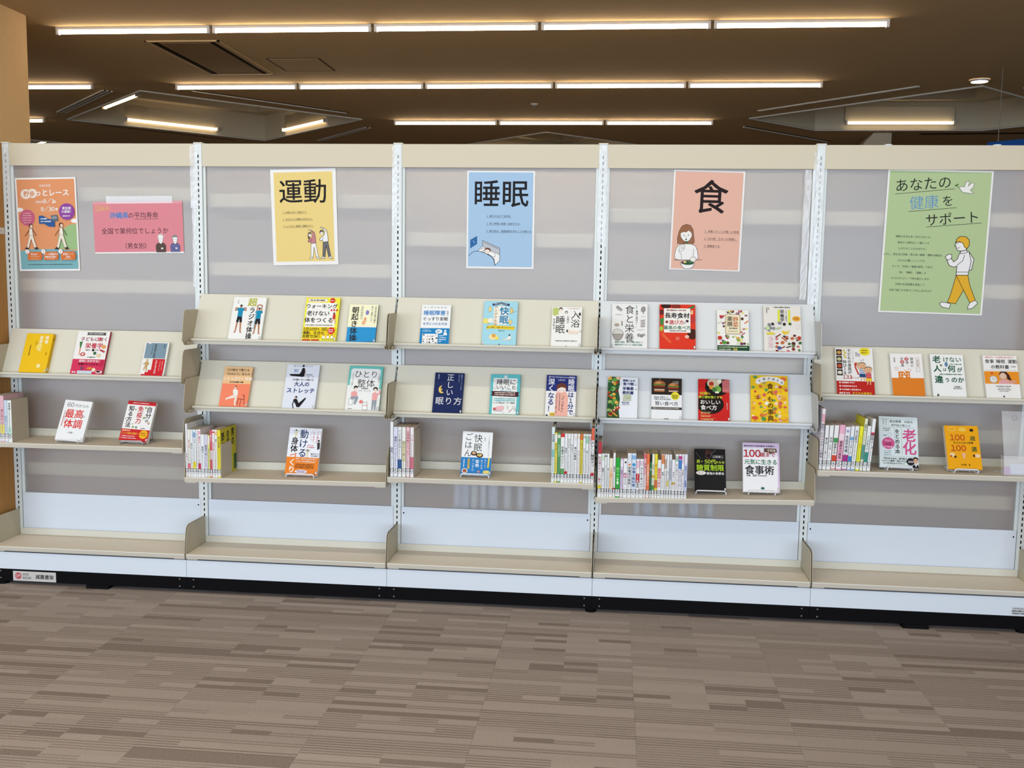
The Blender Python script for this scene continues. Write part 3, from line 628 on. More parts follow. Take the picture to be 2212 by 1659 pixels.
def walker():
    Y_, B = '#e8b22f', '#20201c'
    return [outline(B, 0.5, Y_, (72.5, 102), (80, 102), (82.5, 112), (74, 130), (66, 129)[:2], (68.5, 121)), outline(B, 0.5, Y_, (72, 101.5), (83.5, 101.5), (86, 111), (92.5, 126), (87.5, 128.5), (79.5, 114.5)),
        outline(B, 0.5, W_, (65.5, 129.2), (69.5, 130.6), (68, 135), (61, 133.6), (58.5, 130.4), (60.5, 129)), outline(B, 0.5, W_, (87.6, 128.5), (92.4, 126), (95, 128.8), (90.5, 133.8), (85.8, 135), (86, 132)),
        outline(B, 0.55, '#eceae9', (83.5, 79.5), (88, 86), (86.5, 96), (82, 98), (81, 94.5)),
        outline(B, 0.55, '#f2f0ee', (74, 79.8), (82.5, 78), (85.5, 88), (83.5, 101.5), (72.2, 101.8), (72.4, 93), (69.5, 94), (65, 92.6), (62.3, 87.3), (65.6, 85), (69, 89), (72.3, 86)), l(B, 0.5, (72.2, 98.8), (83.6, 98.5)), l(B, 0.5, (78.7, 82), (77.5, 87.5), (72.5, 92)),
        outline(B, 0.5, '#f4f1ec', (60.5, 84.5), (62.5, 82), (66.3, 81.5), (66.8, 85), (63.2, 87.6)),
        outline(B, 0.5, '#f2f0ee', (74.5, 78.5), (80.5, 77), (81, 79.4), (74.8, 80.8)),
        outline(B, 0.5, '#f4f1ec', (69.5, 69), (76, 69.8), (80.5, 71), (79.8, 77), (75.5, 78), (72, 77.8), (70.4, 75.6), (69.8, 73), (68.8, 73.6)), outline(B, 0.55, Y_, (69.7, 70.5), (70.2, 66.5), (73, 64), (78.5, 64), (82, 67), (82.5, 72), (80.3, 76), (77.6, 73.5), (76.5, 70.5), (72.5, 68.8)),
        l(B, 0.4, (70.8, 71.2), (72, 70.8)), l(B, 0.4, (70.8, 75.2), (72.8, 75.4), (73.6, 74.6))]
GREEN = ['健康な生活を長く送るためには、', '普段から規則正しい暮らしを', '心がけることが大切です。', 'しかし、食生活の改善・質の良い睡眠・運動の継続は', 'なかなか難しいことです。', 'そこで、今回は「健康3原則」である', '「食」「睡眠」「運動」の', '3つのカテゴリーで本を紹介します。', '日頃の生活習慣を見直して、', '元気で過ごせる体づくりをしませんか？']
poster(4.082, 1.587, 0.422, 0.594, 1.0, 'large pale green poster with a walking figure in yellow trousers and a dove',
    [r('#b6ca98', 1.9, 1.4, 98.3, 139.4), t(K, 'あなたの', 34.3, 13.6, 13.6, 0, 'c', 1, 5.5), l(K, 0.45, (8.4, 24.2), (64.5, 17.8)), t('#6d9cc4', '健康', 36.5, 31.5, 14.2, 0, 'c', 1, 5.5), t(K, 'を', 58.8, 29.5, 11.5, 0, 'c', 1, 5.5), l(K, 0.45, (22.5, 41), (67.6, 36)),
     t(K, 'サポート', 64.5, 46.6, 13, 0, 'c', 1, 5.5), l(K, 0.45, (40.5, 55.5), (92.2, 50.3)),
     [t(K, s_, (29.4, 29.3, 29.2, 29.2, 29.6, 29.8, 29.6, 29.6, 29.9, 30.2)[k], 65.4 + 5.88 * k, 2.36) for k, s_ in enumerate(GREEN)], walker(),
     outline('#55564c', 0.3, '#f3f1ea', (68.3, 16.8), (70.5, 15.6), (73.3, 16), (74.5, 11.5), (77, 9.6), (77.6, 12), (76.8, 15), (80.5, 11.8), (82.6, 12.2), (81.5, 16), (79, 19), (82.5, 21.2), (80, 22), (76, 21.4), (72, 21), (70, 18.6)),
     l('#4c6a35', 0.4, (68.4, 17), (65.6, 14)), e('#4c7a35', 65.4, 14.6, 1.1, 0.7), e('#4c7a35', 66.8, 13.6, 1, 0.6)])
def senior(x, y, s, top, hair, bald):
    B = '#3a2a2a'
    return [outline(B, 0.3, top, (x - 5.4 * s, y + 19 * s), (x - 6 * s, y + 12 * s), (x - 4 * s, y + 9 * s), (x + 4 * s, y + 9 * s), (x + 6 * s, y + 12 * s), (x + 5.6 * s, y + 19 * s)), outline(B, 0.3, W_, (x - 3.2 * s, y + 3 * s), (x - 2.6 * s, y), (x + 2.6 * s, y), (x + 3.2 * s, y + 3 * s), (x + 2 * s, y + 8.4 * s), (x, y + 10 * s), (x - 2 * s, y + 8.4 * s)),
        p(hair, (x - 3.6 * s, y + 4 * s), (x - 3.2 * s, y), (x, y - 1.6 * s), (x + 3.2 * s, y), (x + 3.6 * s, y + 4 * s), (x + 2.5 * s, y + (1.6 if not bald else 0) * s), (x - 2.5 * s, y + (1.6 if not bald else 0) * s)), l(B, 0.25, (x - 2 * s, y + 4 * s), (x - 0.5 * s, y + 4 * s)), l(B, 0.25, (x + 0.5 * s, y + 4 * s), (x + 2 * s, y + 4 * s)), l(B, 0.25, (x - 0.8 * s, y + 7 * s), (x + 0.8 * s, y + 7 * s)),
        l(B, 0.3, (x - 4 * s, y + 13.5 * s), (x - 1 * s, y + 16 * s), (x + 3.5 * s, y + 14.5 * s)), e(W_, x + 1.4 * s, y + 14.8 * s, 1.4 * s, 0.9 * s)]
qa = poster(0.610, 1.613, 0.421, 0.232, -1.2, 'pink question sheet with two elderly figures, taped along its top edge',
    [r('#e08a94', 0, 0, 100, 53.6), r('#e7a0a8', 0, 0, 100, 2.5), t('#dfc05a', 'Q&A', 10.5, 6.4, 7.2, 0, 'c', 1.0), t('#4e86c6', '沖縄県', 29, 14.6, 7.2, 2), t('#3a1e24', 'の平均寿命', 56, 14.6, 6.8, 0), l('#3a1e24', 0.35, (46.5, 18.8), (73, 18.8)),
     t('#3a1e24', '全国で第何位でしょうか', 46, 31.2, 6.85, 0), t('#3a1e24', '（男女別）', 46.5, 47, 6.5, 0), senior(74.5, 36, 0.95, '#5d4a44', '#d8d5cf', True), senior(90.5, 37, 0.88, '#6a6d9c', '#8d8a88', False)], cat='sign')
b = MB(); b.add([(-0.145, -0.0012, 0.108), (0.165, -0.0012, 0.106), (0.165, -0.0018, 0.138), (-0.145, -0.0018, 0.140)], [(0, 1, 2, 3)], TAPE); b.build('tape_strip', qa)
def stroller(x, y, s, flip=1, c='#efe3d0'):
    B = '#5a3b2c'; q = lambda *pp: [(x + a * s * flip, y + b_ * s) for a, b_ in pp]
    return [outline(B, 0.3, c, *q((-2.5, 14), (2.5, 14), (7.5, 31), (4.5, 32), (0.4, 19), (-4, 32), (-7, 31))), p('#33302f', *q((-4, 31.4), (-7.6, 30.4), (-10, 33.4), (-4.5, 33.6))), p('#33302f', *q((4.6, 31.8), (7.6, 30.4), (11, 33.2), (5.5, 33.8))),
        outline(B, 0.3, '#f3ead9', *q((-2, 5), (2, 5), (3, 14), (-3, 14))), l(B, 0.8, *q((-2, 6), (-5.5, 11), (-7, 15))), l(B, 0.8, *q((2, 6), (6, 11), (9, 15))), e('#6b3f2c', x, y + 1.2 * s, 2.9 * s, 3.3 * s), e('#e9cdb6', x - 0.9 * s * flip, y + 2 * s, 2 * s, 2.4 * s)]
def step(x, n, a, b_):
    return [p('#d9763a', (x, 114.5), (x + 22.5, 114.5), (x + 25, 121), (x + 22.5, 127.6), (x, 127.6)), e(W_, x - 0.3, 114.2, 3.5), t('#d9763a', n, x - 0.3, 114.2, 4.4, 1), t(W_, a, x + 12, 118.4, 3.5, 1), (t(W_, b_, x + 12, 122.6, 3.5, 1) if b_ else g('#f0c9a4', x + 4, 122, 16, 1.3)), g('#f3d3a0', x + 5, 126, 14, 1.1)]
poster(0.178, 1.622, 0.291, 0.42, -1.2, 'orange walking event poster with a purple disc, at far left',
    [r('#e39868', 2.6, 2.4, 97.6, 141.6), p('#9fbf86', (66, 110), (66, 92), (74, 80), (86, 73), (97.6, 72), (97.6, 112)), p('#7fb3ba', (2.6, 113), (20, 110.5), (60, 110.5), (97.6, 113.5), (97.6, 141.6), (2.6, 141.6)), e(W_, 4.5, 49, 7, 3.2), e(W_, 95, 67, 6, 3.4), r(W_, 0, 40, 2.6, 70), r(W_, 97.6, 60, 100, 75),
     t(W_, '令和5年度', 49, 12.4, 4.2), e('#f3e8da', 17, 25, 8.6, 7.6), e('#f3e8da', 28, 24, 7.6, 7.2), t('#d98a5c', '貯歩', 22.5, 24.5, 9.4, 2), t(W_, 'っとレース', 60, 23.2, 11.4, 2), t(W_, '令和5年', 39, 37.4, 3.9, 1), t(W_, '9/1', 54.5, 36.2, 8.4, 1), e(W_, 64, 37.4, 2.1), t('#e39868', '金', 64, 37.4, 3.2, 1), t(W_, '・', 55, 42.5, 5), t(W_, '9/30', 52, 48.4, 8.2, 1), e(W_, 66.6, 49, 2.1), t('#e39868', '土', 66.6, 49, 3.2, 1),
     e('#c9607e', 17.5, 61.5, 12.6), [g('#f0c3c9', 8.5 + abs(k - 2) * 1.4, 54.5 + 3.7 * k, 18 - abs(k - 2) * 2.6, 1.5) for k in range(5)], e('#93489f', 83.5, 52.8, 12.8), t(W_, '参加者', 83.5, 47.5, 5, 1), t(W_, '大募集！', 84, 52.8, 4.7, 1), g(W_, 76.5, 59.5, 13, 2.4),
     p('#2f5a96', (37, 59), (43, 58.4), (51, 63), (63, 66), (63, 76), (53, 75.6), (45, 71), (37, 71)), g(W_, 40, 63.5, 12, 2.2), g(W_, 40, 67.6, 19, 2.2), p('#5f6b78', (57, 58.6), (67.5, 57.6), (69, 67), (58.5, 67.4)), p('#8f9aa6', (58.5, 60.4), (66.4, 59.6), (67, 63.6), (59.3, 64)),
     stroller(23, 73, 1.12, -1), stroller(73, 72, 1.16, -1), step(15.5, '1', '申込む！', ''), step(42.5, '2', 'レース期間中の', '歩数を記録！'), step(71, '3', '記録シート', '提出'), g('#4a5a60', 16, 134.4, 72, 1.5)])
# ---------------------------------------------------------------- books
TH = 0.0006
def book(label, w, h, d, spine, cov, back=None, group=None, sidecol=None, head=None):
    """face-out book; origin at the middle of the lower front edge; spine 'r' or 'l' seen from the front."""
    root = empty('book', (0, 0, 0), label, 'book', group)
    s = 1 if spine == 'r' else -1; b = MB(); m = ink(cov); m2 = ink(back or cov); m3 = ink(sidecol or cov)
    b.box(-w / 2, w / 2, 0, TH, 0, h, m); b.box(-w / 2, w / 2, d - TH, d, 0, h, m2)
    xs = sorted((s * w / 2, s * (w / 2 - TH))); b.box(xs[0], xs[1], TH, d - TH, 0, h, m3); b.build('cover', root)
    b = MB(); x0, x1 = sorted((s * (w / 2 - TH), -s * (w / 2 - 0.002))); b.box(x0, x1, TH, d - TH, 0.0015, h - 0.0015, PAGES); b.build('pages', root)
    return root
def spine_art(root, w, h, d, ops):      # along the right-hand spine, in mm
    art('spine_print', root, ops, 0.001, (w / 2 + 0.0002, 0, h), (0, 1, 0), (0, 0, 1), (1, 0, 0))
LAB = lambda x, y, s=1.0: [r('#f3f1ec', x, y, x + 4.6 * s, y + 8 * s), l('#26262a', 0.7, (x + 4.6 * s, y), (x, y), (x, y + 8 * s), (x + 4.6 * s, y + 8 * s)), l('#26262a', 0.5, (x, y + 4 * s), (x + 4.6 * s, y + 4 * s))]
def display(x, L, w, h, d, spine, cov, ops, label, lean=0.0, back=None, sidecol=None, y0=-0.117, lab=True, group='face-out books on the sloped display shelves', sp=None):
    t_ = book(label, w, h, d, spine, cov, back, group, sidecol)
    t_.location = (x, y0, L - 0.0098 + d * math.sin(TILT)); t_.rotation_euler = (-TILT, 0, 0)
    t_.matrix_world = Matrix.Translation(t_.location) @ Matrix.Rotation(-TILT, 4, 'X') @ Matrix.Rotation(math.radians(lean), 4, 'Y')
    H = 100 * h / w; ops = [r(cov, 0, 0, 100, H), ops]
    if lab: ops = [ops, LAB(94, H - 12) if spine == 'r' else LAB(1, H - 12)]
    art('cover_print', t_, ops, w / 100, (-w / 2, -0.0002, h), clip=(0, 0, 100, H))
    if sp: spine_art(t_, w, h, d, sp)
    return t_
def stand(x, y, z, w, label, m=WIRE, tilt=20, hgt=0.13, r_=0.0028):
    t_ = empty('book_stand', (x, y, z), label, 'book stand', 'wire stands for the face-out books'); off = (0, 0, 0)
    k = math.tan(math.radians(tilt)); f = -0.006
    b = MB(); b.tube([(-w, 0.105, r_), (-w, f - 0.008, r_), (-w, f - 0.0105, 0.006), (-w, f - 0.011, 0.013), (-w + 0.006, f - 0.011, 0.018), (w - 0.006, f - 0.011, 0.018), (w, f - 0.011, 0.013), (w, f - 0.0105, 0.006), (w, f - 0.008, r_), (w, 0.105, r_), (-w, 0.105, r_)], r_, m, 6); b.build('lip', t_)
    yb = 0.022; b = MB()
    b.tube([(-w * 0.8, 0.105, r_), (-w * 0.8, yb + hgt * k, hgt), (w * 0.8, yb + hgt * k, hgt), (w * 0.8, 0.105, r_)], r_ * 0.8, m, 6)
    b.tube([(-w * 0.5, yb - 0.004, r_), (-w * 0.5, yb + hgt * k - 0.001, hgt)], r_ * 0.8, m, 6); b.tube([(w * 0.5, yb - 0.004, r_), (w * 0.5, yb + hgt * k - 0.001, hgt)], r_ * 0.8, m, 6)
    b.build('back_frame', t_); return t_
def stood(x, y0, zs, w, h, d, spine, cov, ops, label, tilt=20, lean=0.0, back=None, sidecol=None, lab=True, sp=None, stm=WIRE, stl=None, sw=None):
    t_ = book(label, w, h, d, spine, cov, back, 'face-out books on stands', sidecol)
    t_.matrix_world = Matrix.Translation((x, y0, zs + 0.0055 + d * math.sin(math.radians(tilt)))) @ Matrix.Rotation(-math.radians(tilt), 4, 'X') @ Matrix.Rotation(math.radians(lean), 4, 'Y')
    H = 100 * h / w; ops = [r(cov, 0, 0, 100, H), ops]
    if lab: ops = [ops, LAB(94, H - 12) if spine == 'r' else LAB(1, H - 12)]
    art('cover_print', t_, ops, w / 100, (-w / 2, -0.0002, h), clip=(0, 0, 100, H))
    if sp: spine_art(t_, w, h, d, sp)
    if stl: stand(x, y0 + 0.002, zs, sw or w * 0.43, stl, stm, tilt, h * 0.66)
    return t_
def blob(c, x, y, s, seed):
    rr = random.Random(seed); n = 9
    return p(c, *[(x + s * (0.72 + 0.4 * rr.random()) * math.cos(2 * math.pi * k / n), y + s * (0.65 + 0.4 * rr.random()) * math.sin(2 * math.pi * k / n)) for k in range(n)])
def sport(x, y, s, arms, shirt='#1d8fb8', short='#23252b', skin='#b9805f', hair='#2a2320'):
    q = lambda *pp: [(x + a * s, y + b_ * s) for a, b_ in pp]; o = []
    o += [p(skin, *q((-5.5, 36), (-1.5, 36), (-4.2, 60), (-7, 62), (-9, 61), (-6.8, 58))), p(skin, *q((1.5, 36), (5.5, 36), (7, 58), (9.4, 61), (7, 62), (4.4, 60)))]
    o += [p(short, *q((-5, 23), (5, 23), (6.6, 37), (1.2, 37.5), (0, 30), (-1.2, 37.5), (-6.6, 37)))]
    if arms == 'bent': o += [l(skin, 2.6 * s, *q((-7, 8), (-11.5, 9.5), (-11, 4), (-6, 4.5))), l(skin, 2.6 * s, *q((7, 8), (11.5, 9.5), (11, 4), (6, 4.5)))]
    else: o += [l(skin, 2.6 * s, *q((-5.5, 6), (-5, -9), (0, -10.5), (5, -9), (5.5, 6)))]
    o += [p(shirt, *q((-8, 5), (-3, 3.6), (3, 3.6), (8, 5), (8.4, 10.5), (5.4, 10.5), (5.4, 24), (-5.4, 24), (-5.4, 10.5), (-8.4, 10.5)))]
    o += [e(skin, x, y + 0.2 * s, 2.5 * s, 3.4 * s), e(hair, x, y - 1.8 * s, 2.7 * s, 2 * s)]
    return o

def grid(nx, ny, box, seed, s0, s1, cols, jit=0.3):
    rr = random.Random(seed); o = []; x0, y0, x1, y1 = box
    for i in range(nx):
        for j in range(ny):
            x = x0 + (x1 - x0) * (i + 0.5 + rr.uniform(-jit, jit)) / nx; y = y0 + (y1 - y0) * (j + 0.5 + rr.uniform(-jit, jit)) / ny
            c = rr.choice(cols); s = rr.uniform(s0, s1); m = rr.random()
            if m < 0.65: o.append(blob(c, x, y, s, seed * 97 + i * 31 + j))
            elif m < 0.8: o.append(l(c, s * 0.6, (x - s, y - s * rr.uniform(-1, 1)), (x + s, y + s * rr.uniform(-1, 1))))
            else: o += [e(c, x, y, s, s * 0.75), e(rr.choice(cols), x + s * 0.3, y + s * 0.2, s * 0.5)]
    return o
N1 = '#2b2624'
# --- first bay
display(0.157, 0.957, 0.128, 0.188, 0.021, 'r', '#f2c21f', [v('#f6eed0', '教養', 79, 8, 15, 1), v('#f6eed0', '健康情報', 58, 8, 14.5, 1), e('#f6dc74', 56, 50, 11), v('#5b3f10', '日本人', 43, 28, 6.5), g('#5b3f10', 24, 44, 44, 4.5, True), v('#5b3f10', '池田', 87, 70, 5.6), e('#f7e7a0', 69, 122, 8)], 'yellow paperback with pale vertical lettering, first on the left display shelf', 0.3, sidecol='#e9b714', sp=[v('#5b3f10', '教養', 10, 14, 9), LAB(3, 160, 2.2)])
display(0.412, 0.957, 0.151, 0.209, 0.014, 'r', '#f3efec', [r('#d8375f', 0, 90, 100, 139), p(N1, (28, 4.5), (90, 4.5), (86, 8), (90, 13), (28, 13), (32, 8)), g('#f3efec', 35, 8.6, 48, 4), t('#8d2f42', '子どもに効く', 55, 26, 14, 1, ls=1.02), t('#cc2440', '効', 71, 26, 14.2, 1), t('#cc2440', '栄養学', 58, 47, 18.5, 1), g('#6b6360', 35, 61, 16, 5), e(N1, 58, 61, 4.2), g('#6b6360', 65, 61, 14, 5),
    p('#e07b3c', (15, 55), (18, 55), (17, 78), (15.6, 78)), p('#3f7d45', (11, 36), (20, 34), (18, 55), (15, 55)), e('#c9454c', 28, 75, 8, 6), e('#f0ddd0', 28, 75, 4, 3), p('#b9404a', (78, 57), (96, 64), (93, 69), (78, 62)), e('#e6a45e', 89, 50, 7, 6), e('#e8d3b0', 78, 78, 7, 6), e('#3c6b49', 65, 71, 5, 5), g('#4f6b58', 44, 84, 26, 5), t('#fff2f2', '成長に欠かせない', 55, 96, 8.6, 2), t('#4d1426', '栄養がすぐわかる！', 55, 106, 7.8, 1), p('#c22a50', (88, 92), (98, 96), (96, 112), (84, 112)), e('#e08a3c', 58, 119, 9, 3.5), e('#f3e3c2', 72, 124, 6), e('#4a1a1c', 87, 129, 6, 4), e('#f0e6dc', 87, 130, 8, 5), e('#4a1a1c', 87, 129, 6, 3.4), e('#76506d', 34, 119, 5), r('#c9d8e0', 22, 127, 68, 137), g('#f3efec', 6, 132, 14, 6)], 'white and pink paperback with vegetables and red lettering, first bay', 0.0, sidecol='#b4233f')
display(0.718, 0.957, 0.112, 0.163, 0.013, 'r', '#f0ede8', [r('#8199a8', 5, 4, 93, 70), p('#f0ede8', (14, 4), (26, 4), (20, 10)), v(N1, '超高速の秘密', 46, 8, 10, 1), g('#45555f', 34, 12, 44, 3, True), v(N1, '宇治', 83, 9, 7.5), p('#d22630', (5, 137), (20, 137), (20, 128), (32, 128), (32, 119), (44, 119), (44, 72), (95, 72), (95, 143), (5, 143)), p('#f0ede8', (5, 72), (44, 72), (44, 119), (32, 119), (32, 128), (20, 128), (20, 137), (5, 137)), v('#f6d9d6', '元気な体の秘密', 60, 76, 8.4, 1), g('#f0a5a5', 76, 80, 44, 4, True), g('#f0a5a5', 86, 80, 40, 4, True), e('#c9a46c', 22, 78, 4), p('#c9a46c', (18, 84), (27, 84), (33, 97), (28, 98), (26, 106), (28, 124), (23, 125), (20, 108), (14, 122), (11, 119), (16, 104), (15, 92), (10, 98), (8, 94))], 'small paperback, grey-blue above red steps with a climbing figure', 0.2, sidecol='#e4dfd8')
stood(0.358, -0.183, 0.651, 0.130, 0.188, 0.014, 'r', '#f2f3f3', [t(N1, '60', 24, 16, 22, 0), t(N1, '代からの', 66, 18, 12.5, 0), t('#e0302f', '最高', 46, 48, 34, 1), t('#3a2a2a', 'の', 82, 56, 11), t('#e0302f', '体調', 50, 84, 34, 1), g('#d05a5a', 10, 38, 56, 4, True), g('#b9b3b0', 16, 38, 40, 3, True), t(N1, '—伊達一', 50, 116, 6.5), g('#77716e', 84, 141, 10, 3)], 'white paperback with large red lettering on a clear stand, first bay', 26, 3.2, stm=ACRYL, stl='clear acrylic stand under the white and red paperback', sw=0.05)
stood(0.645, -0.158, 0.651, 0.132, 0.188, 0.017, 'r', '#f2f1ee', [r('#cf2a2e', 0, 0, 100, 13), g('#f4cfcf', 18, 6.5, 60, 4.2), v(N1, '自分', 82, 17, 21, 1), v(N1, 'の', 81, 61, 13, 1), v('#d02a32', '免疫力', 51, 17, 21, 1), v(N1, 'を', 50, 88, 10, 1), v(N1, '知る方法', 18, 17, 19.5, 1), e('#9db06d', 68, 22, 4), e('#9db06d', 69, 58, 4), e('#c9a98a', 33, 30, 3), e('#c9a98a', 90, 76, 4), e('#9db06d', 38, 92, 4), e('#8ea07c', 6, 64, 2), e(N1, 34, 82, 1.5), g('#4a4542', 66, 95, 16, 4), r('#cf2a2e', 0, 100, 100, 143), t('#f6ddb0', '血液中の', 18, 105.5, 7.5, 1), t('#f6c648', 'リンパ球を測定！', 34, 115, 8, 1), g('#f4cfcf', 5, 125, 50, 4), g('#f4cfcf', 5, 132, 56, 4), e('#f3b51f', 82, 116, 15), g('#aa3333', 71, 112, 22, 4), g('#aa3333', 72, 119, 20, 4)], 'white paperback with a red band and yellow disc on a wire stand, first bay', 26, 3.0, sidecol='#eceae6', stm=STEELW, stl='thin wire stand under the paperback with the yellow disc', sw=0.052)
# --- second bay
display(1.146, 1.128, 0.149, 0.205, 0.012, 'r', '#f4f3f0', [v(N1, '山本里', 15, 8, 4.6), t('#b2b42e', '超', 59, 16, 28, 2), v(N1, 'ラジオ体操', 61, 32, 20.5, 2, 0.92), sport(26, 30, 1.38, 'bent'), sport(83, 38, 1.3, 'up'), g('#7fb0c4', 74, 45, 60, 4.5, True)], 'white paperback with two men in blue shirts exercising', 0.2)
display(1.480, 1.128, 0.153, 0.208, 0.014, 'r', '#f5ee4e', [r('#f7f5ee', 5, 16, 91, 92), p('#f7f5ee', (8, 4), (62, 4), (64, 8), (62, 13), (40, 13), (36, 17), (33, 13), (8, 13), (6, 8)), l('#d33a2c', 0.6, (8, 4), (62, 4), (64, 8), (62, 13), (8, 13), (6, 8), (8, 4)), g(N1, 12, 8.6, 46, 5), e('#d83428', 78, 9, 8), g('#f6dcd6', 72, 9, 12, 4), t(N1, 'ウォーキング', 48, 27, 15.6, 1), t(N1, '老けない', 40, 49, 17, 1), t(N1, '体をつくる', 44, 70, 17, 1), [e('#d83428', 78 + 8 * k, 39, 3) for k in range(3)], e('#6b3f33', 87, 49, 3), p('#c9343a', (84, 52), (91, 52), (92, 66), (84, 66)), p('#e3b18e', (84, 66), (87, 66), (83, 80), (80, 80)), p('#e3b18e', (88, 66), (92, 66), (95, 80), (92, 80)), g('#8a8370', 6, 86, 82, 4), r('#f2d21f', 3, 92, 97, 126), t(N1, '1日10分×3回', 37, 98.5, 11, 2), t(N1, '通勤、生活の', 33, 110, 10.5, 2), t(N1, '合間でOK！', 30, 121, 10.5, 2), e('#d83428', 84, 103, 10.5), g('#f6dcd6', 76, 100, 16, 4.5), g('#f6dcd6', 77, 106, 14, 4.5), [[e('#d08f5e', 64 + 12 * k, 116, 2.4), p('#f7f5ee', (61 + 12 * k, 119), (67 + 12 * k, 119), (69 + 12 * k, 127), (60 + 12 * k, 127)), l(N1, 0.8, (62 + 12 * k, 127), (61 + 12 * k, 133)), l(N1, 0.8, (66 + 12 * k, 127), (68 + 12 * k, 133))] for k in range(3)], r('#d83428', 3, 130, 26, 134), r('#d83428', 29, 130, 52, 134)], 'bright yellow paperback with bold black lettering and red discs', -0.4, sidecol='#f2ea3a')
display(1.666, 1.128, 0.128, 0.180, 0.012, 'r', '#fbf6d2', [r('#2f97d2', 0, 84, 100, 141), v(N1, '朝起き体操', 22, 8, 25.5, 2, 1.0), v('#5e5b52', '宝彩有菜の', 45, 6, 10, 0), v(N1, '目耳肩足腰内臓を', 92, 6, 8, 0), v(N1, '整えて健康になる', 80, 6, 7.2, 0), e('#8a86c8', 64, 30, 6, 9), e('#f2b58c', 58, 58, 5, 11), e('#f2b58c', 54, 68, 6, 8), e(N1, 60, 53, 1.5), p('#f7f1e0', (40, 80), (60, 76), (88, 81), (88, 84), (40, 84)), v(N1, '河出', 37, 120, 5), g(N1, 76, 138, 16, 2.6)], 'small paperback, cream above and blue below, right on the second bay top shelf', -0.2, sidecol='#2f6e8e')
display(1.090, 0.830, 0.129, 0.187, 0.017, 'r', '#fb8a68', [r('#f2c590', 0, 0, 100, 62), t(N1, '100歳まで動ける', 50, 11, 10.4, 1), t(N1, '「おはよう」あとの', 49, 26, 10, 1), t('#f7f0e4', 'しゃっきり！体操', 52, 43, 13, 1), g(N1, 26, 56, 50, 6), e('#3b2a26', 50, 74, 4.5), e('#f4dcc8', 49.5, 76, 3.8), p('#f4efe8', (42, 84), (50, 80), (60, 86), (62, 104), (48, 106), (44, 96)), p('#f4e4d8', (44, 104), (58, 104), (50, 114), (30, 118), (22, 122), (20, 116), (32, 110)), p('#f4e4d8', (54, 106), (61, 106), (60, 120), (58, 134), (63, 140), (54, 140), (52, 124)), l('#7a3a2c', 1.6, (84, 102), (88, 136)), l('#7a3a2c', 1.6, (78, 102), (86, 102)), l('#7a3a2c', 1.6, (64, 116), (88, 118)), l('#7a3a2c', 1.6, (66, 116), (64, 140)), l('#7a3a2c', 1.6, (76, 117), (74, 142)), l('#7a3a2c', 1.4, (83, 108), (88, 109))], 'orange paperback with a figure kicking beside a chair', 0.4, sidecol='#efcfa0', sp=[v(N1, '体操', 8, 20, 8), LAB(4, 156, 2.2)])
display(1.386, 0.830, 0.148, 0.207, 0.013, 'r', '#e4e8f2', [t('#4a4c58', '動ける体を　取り戻す', 50, 4.8, 6, 0), e('#231f22', 50, 4, 3.4, 3.6), p('#1e1c22', (46, 13), (52, 9), (56, 14), (57, 24), (56, 37), (52, 39), (16, 37), (10, 34), (12, 31), (40, 30), (45, 22)), l('#caa890', 1.6, (56, 16), (60, 28), (57, 38)), r('#cfd9ea', 22, 14, 37, 27), g('#5f6f9a', 23, 18, 12, 3), g('#5f6f9a', 23, 22, 12, 3), g('#4a4c58', 62, 32, 20, 4), t('#4a4c58', '竹中　円', 74, 38, 5.4), t(N1, '100歳いきいき動ける', 54, 48, 6.8, 1), t('#3b4a80', '大人の', 52, 62, 16, 2), t('#3b4a80', 'ストレッチ', 51, 82, 17.5, 2), p('#1e1c22', (32, 113), (37, 108), (44, 110), (50, 122), (68, 104), (71, 107), (54, 134), (46, 135), (40, 124)), e('#231f22', 40, 104, 4), e('#d8b49c', 39, 106, 2.6), l('#1e1c22', 2.6, (35, 114), (32, 126), (35, 137))], 'pale lilac paperback with two figures in black stretching', 0.4)
display(1.672, 0.830, 0.151, 0.207, 0.013, 'r', '#f2f2f0', [r('#6cc5bb', 0, 0, 100, 11), r('#6cc5bb', 0, 0, 6, 60), r('#6cc5bb', 94, 0, 100, 70), g(N1, 20, 10.6, 62, 4.5), r('#f2f2f0', 10, 8, 90, 62), t(N1, 'ひとり', 52, 25, 24, 0), t(N1, '整体', 54, 53, 27, 0), v('#4a4542', 'さるでマホ館！', 13, 20, 6.6), v('#4a4542', 'この指圧、', 91, 20, 7), g('#4a4542', 42, 69, 22, 4.4), t('#4a4542', 'パク・ジンワン', 53, 76, 5.4, 0), e(N1, 25, 67, 6), e('#f3dccb', 26, 71, 4.4), p('#f1a9a6', (13, 82), (22, 77), (30, 80), (32, 94), (14, 96)), p('#9aa0aa', (13, 95), (34, 93), (36, 99), (30, 118), (24, 118), (26, 102), (14, 104)), p('#f2f2f0', (8, 102), (22, 104), (20, 120), (9, 120)), l(N1, 0.6, (8, 102), (22, 104), (20, 120), (9, 120), (8, 102)), e(N1, 84, 70, 7, 6.4), e('#f3dccb', 84, 73, 4.6), p('#f1a9a6', (76, 84), (84, 79), (92, 84), (91, 104), (77, 104)), l('#f1a9a6', 4, (92, 86), (99, 82), (96, 74)), p('#9aa0aa', (77, 104), (91, 104), (90, 134), (86, 134), (84, 110), (82, 134), (78, 134)), e('#ef7f7f', 45, 110, 5.4), outline(N1, 0.7, '#fbfaf8', (52, 134), (51, 120), (51, 110), (54, 112), (59, 112), (63, 109), (64, 120), (66, 134)), l('#c9343a', 1.4, (52, 121), (64, 121)), e(N1, 56, 116, 0.7), e(N1, 60, 116, 0.7), g(N1, 8, 132, 14, 2)], 'white paperback edged in turquoise with seated and standing figures in pink', 0.3, sidecol='#6cc5bb')
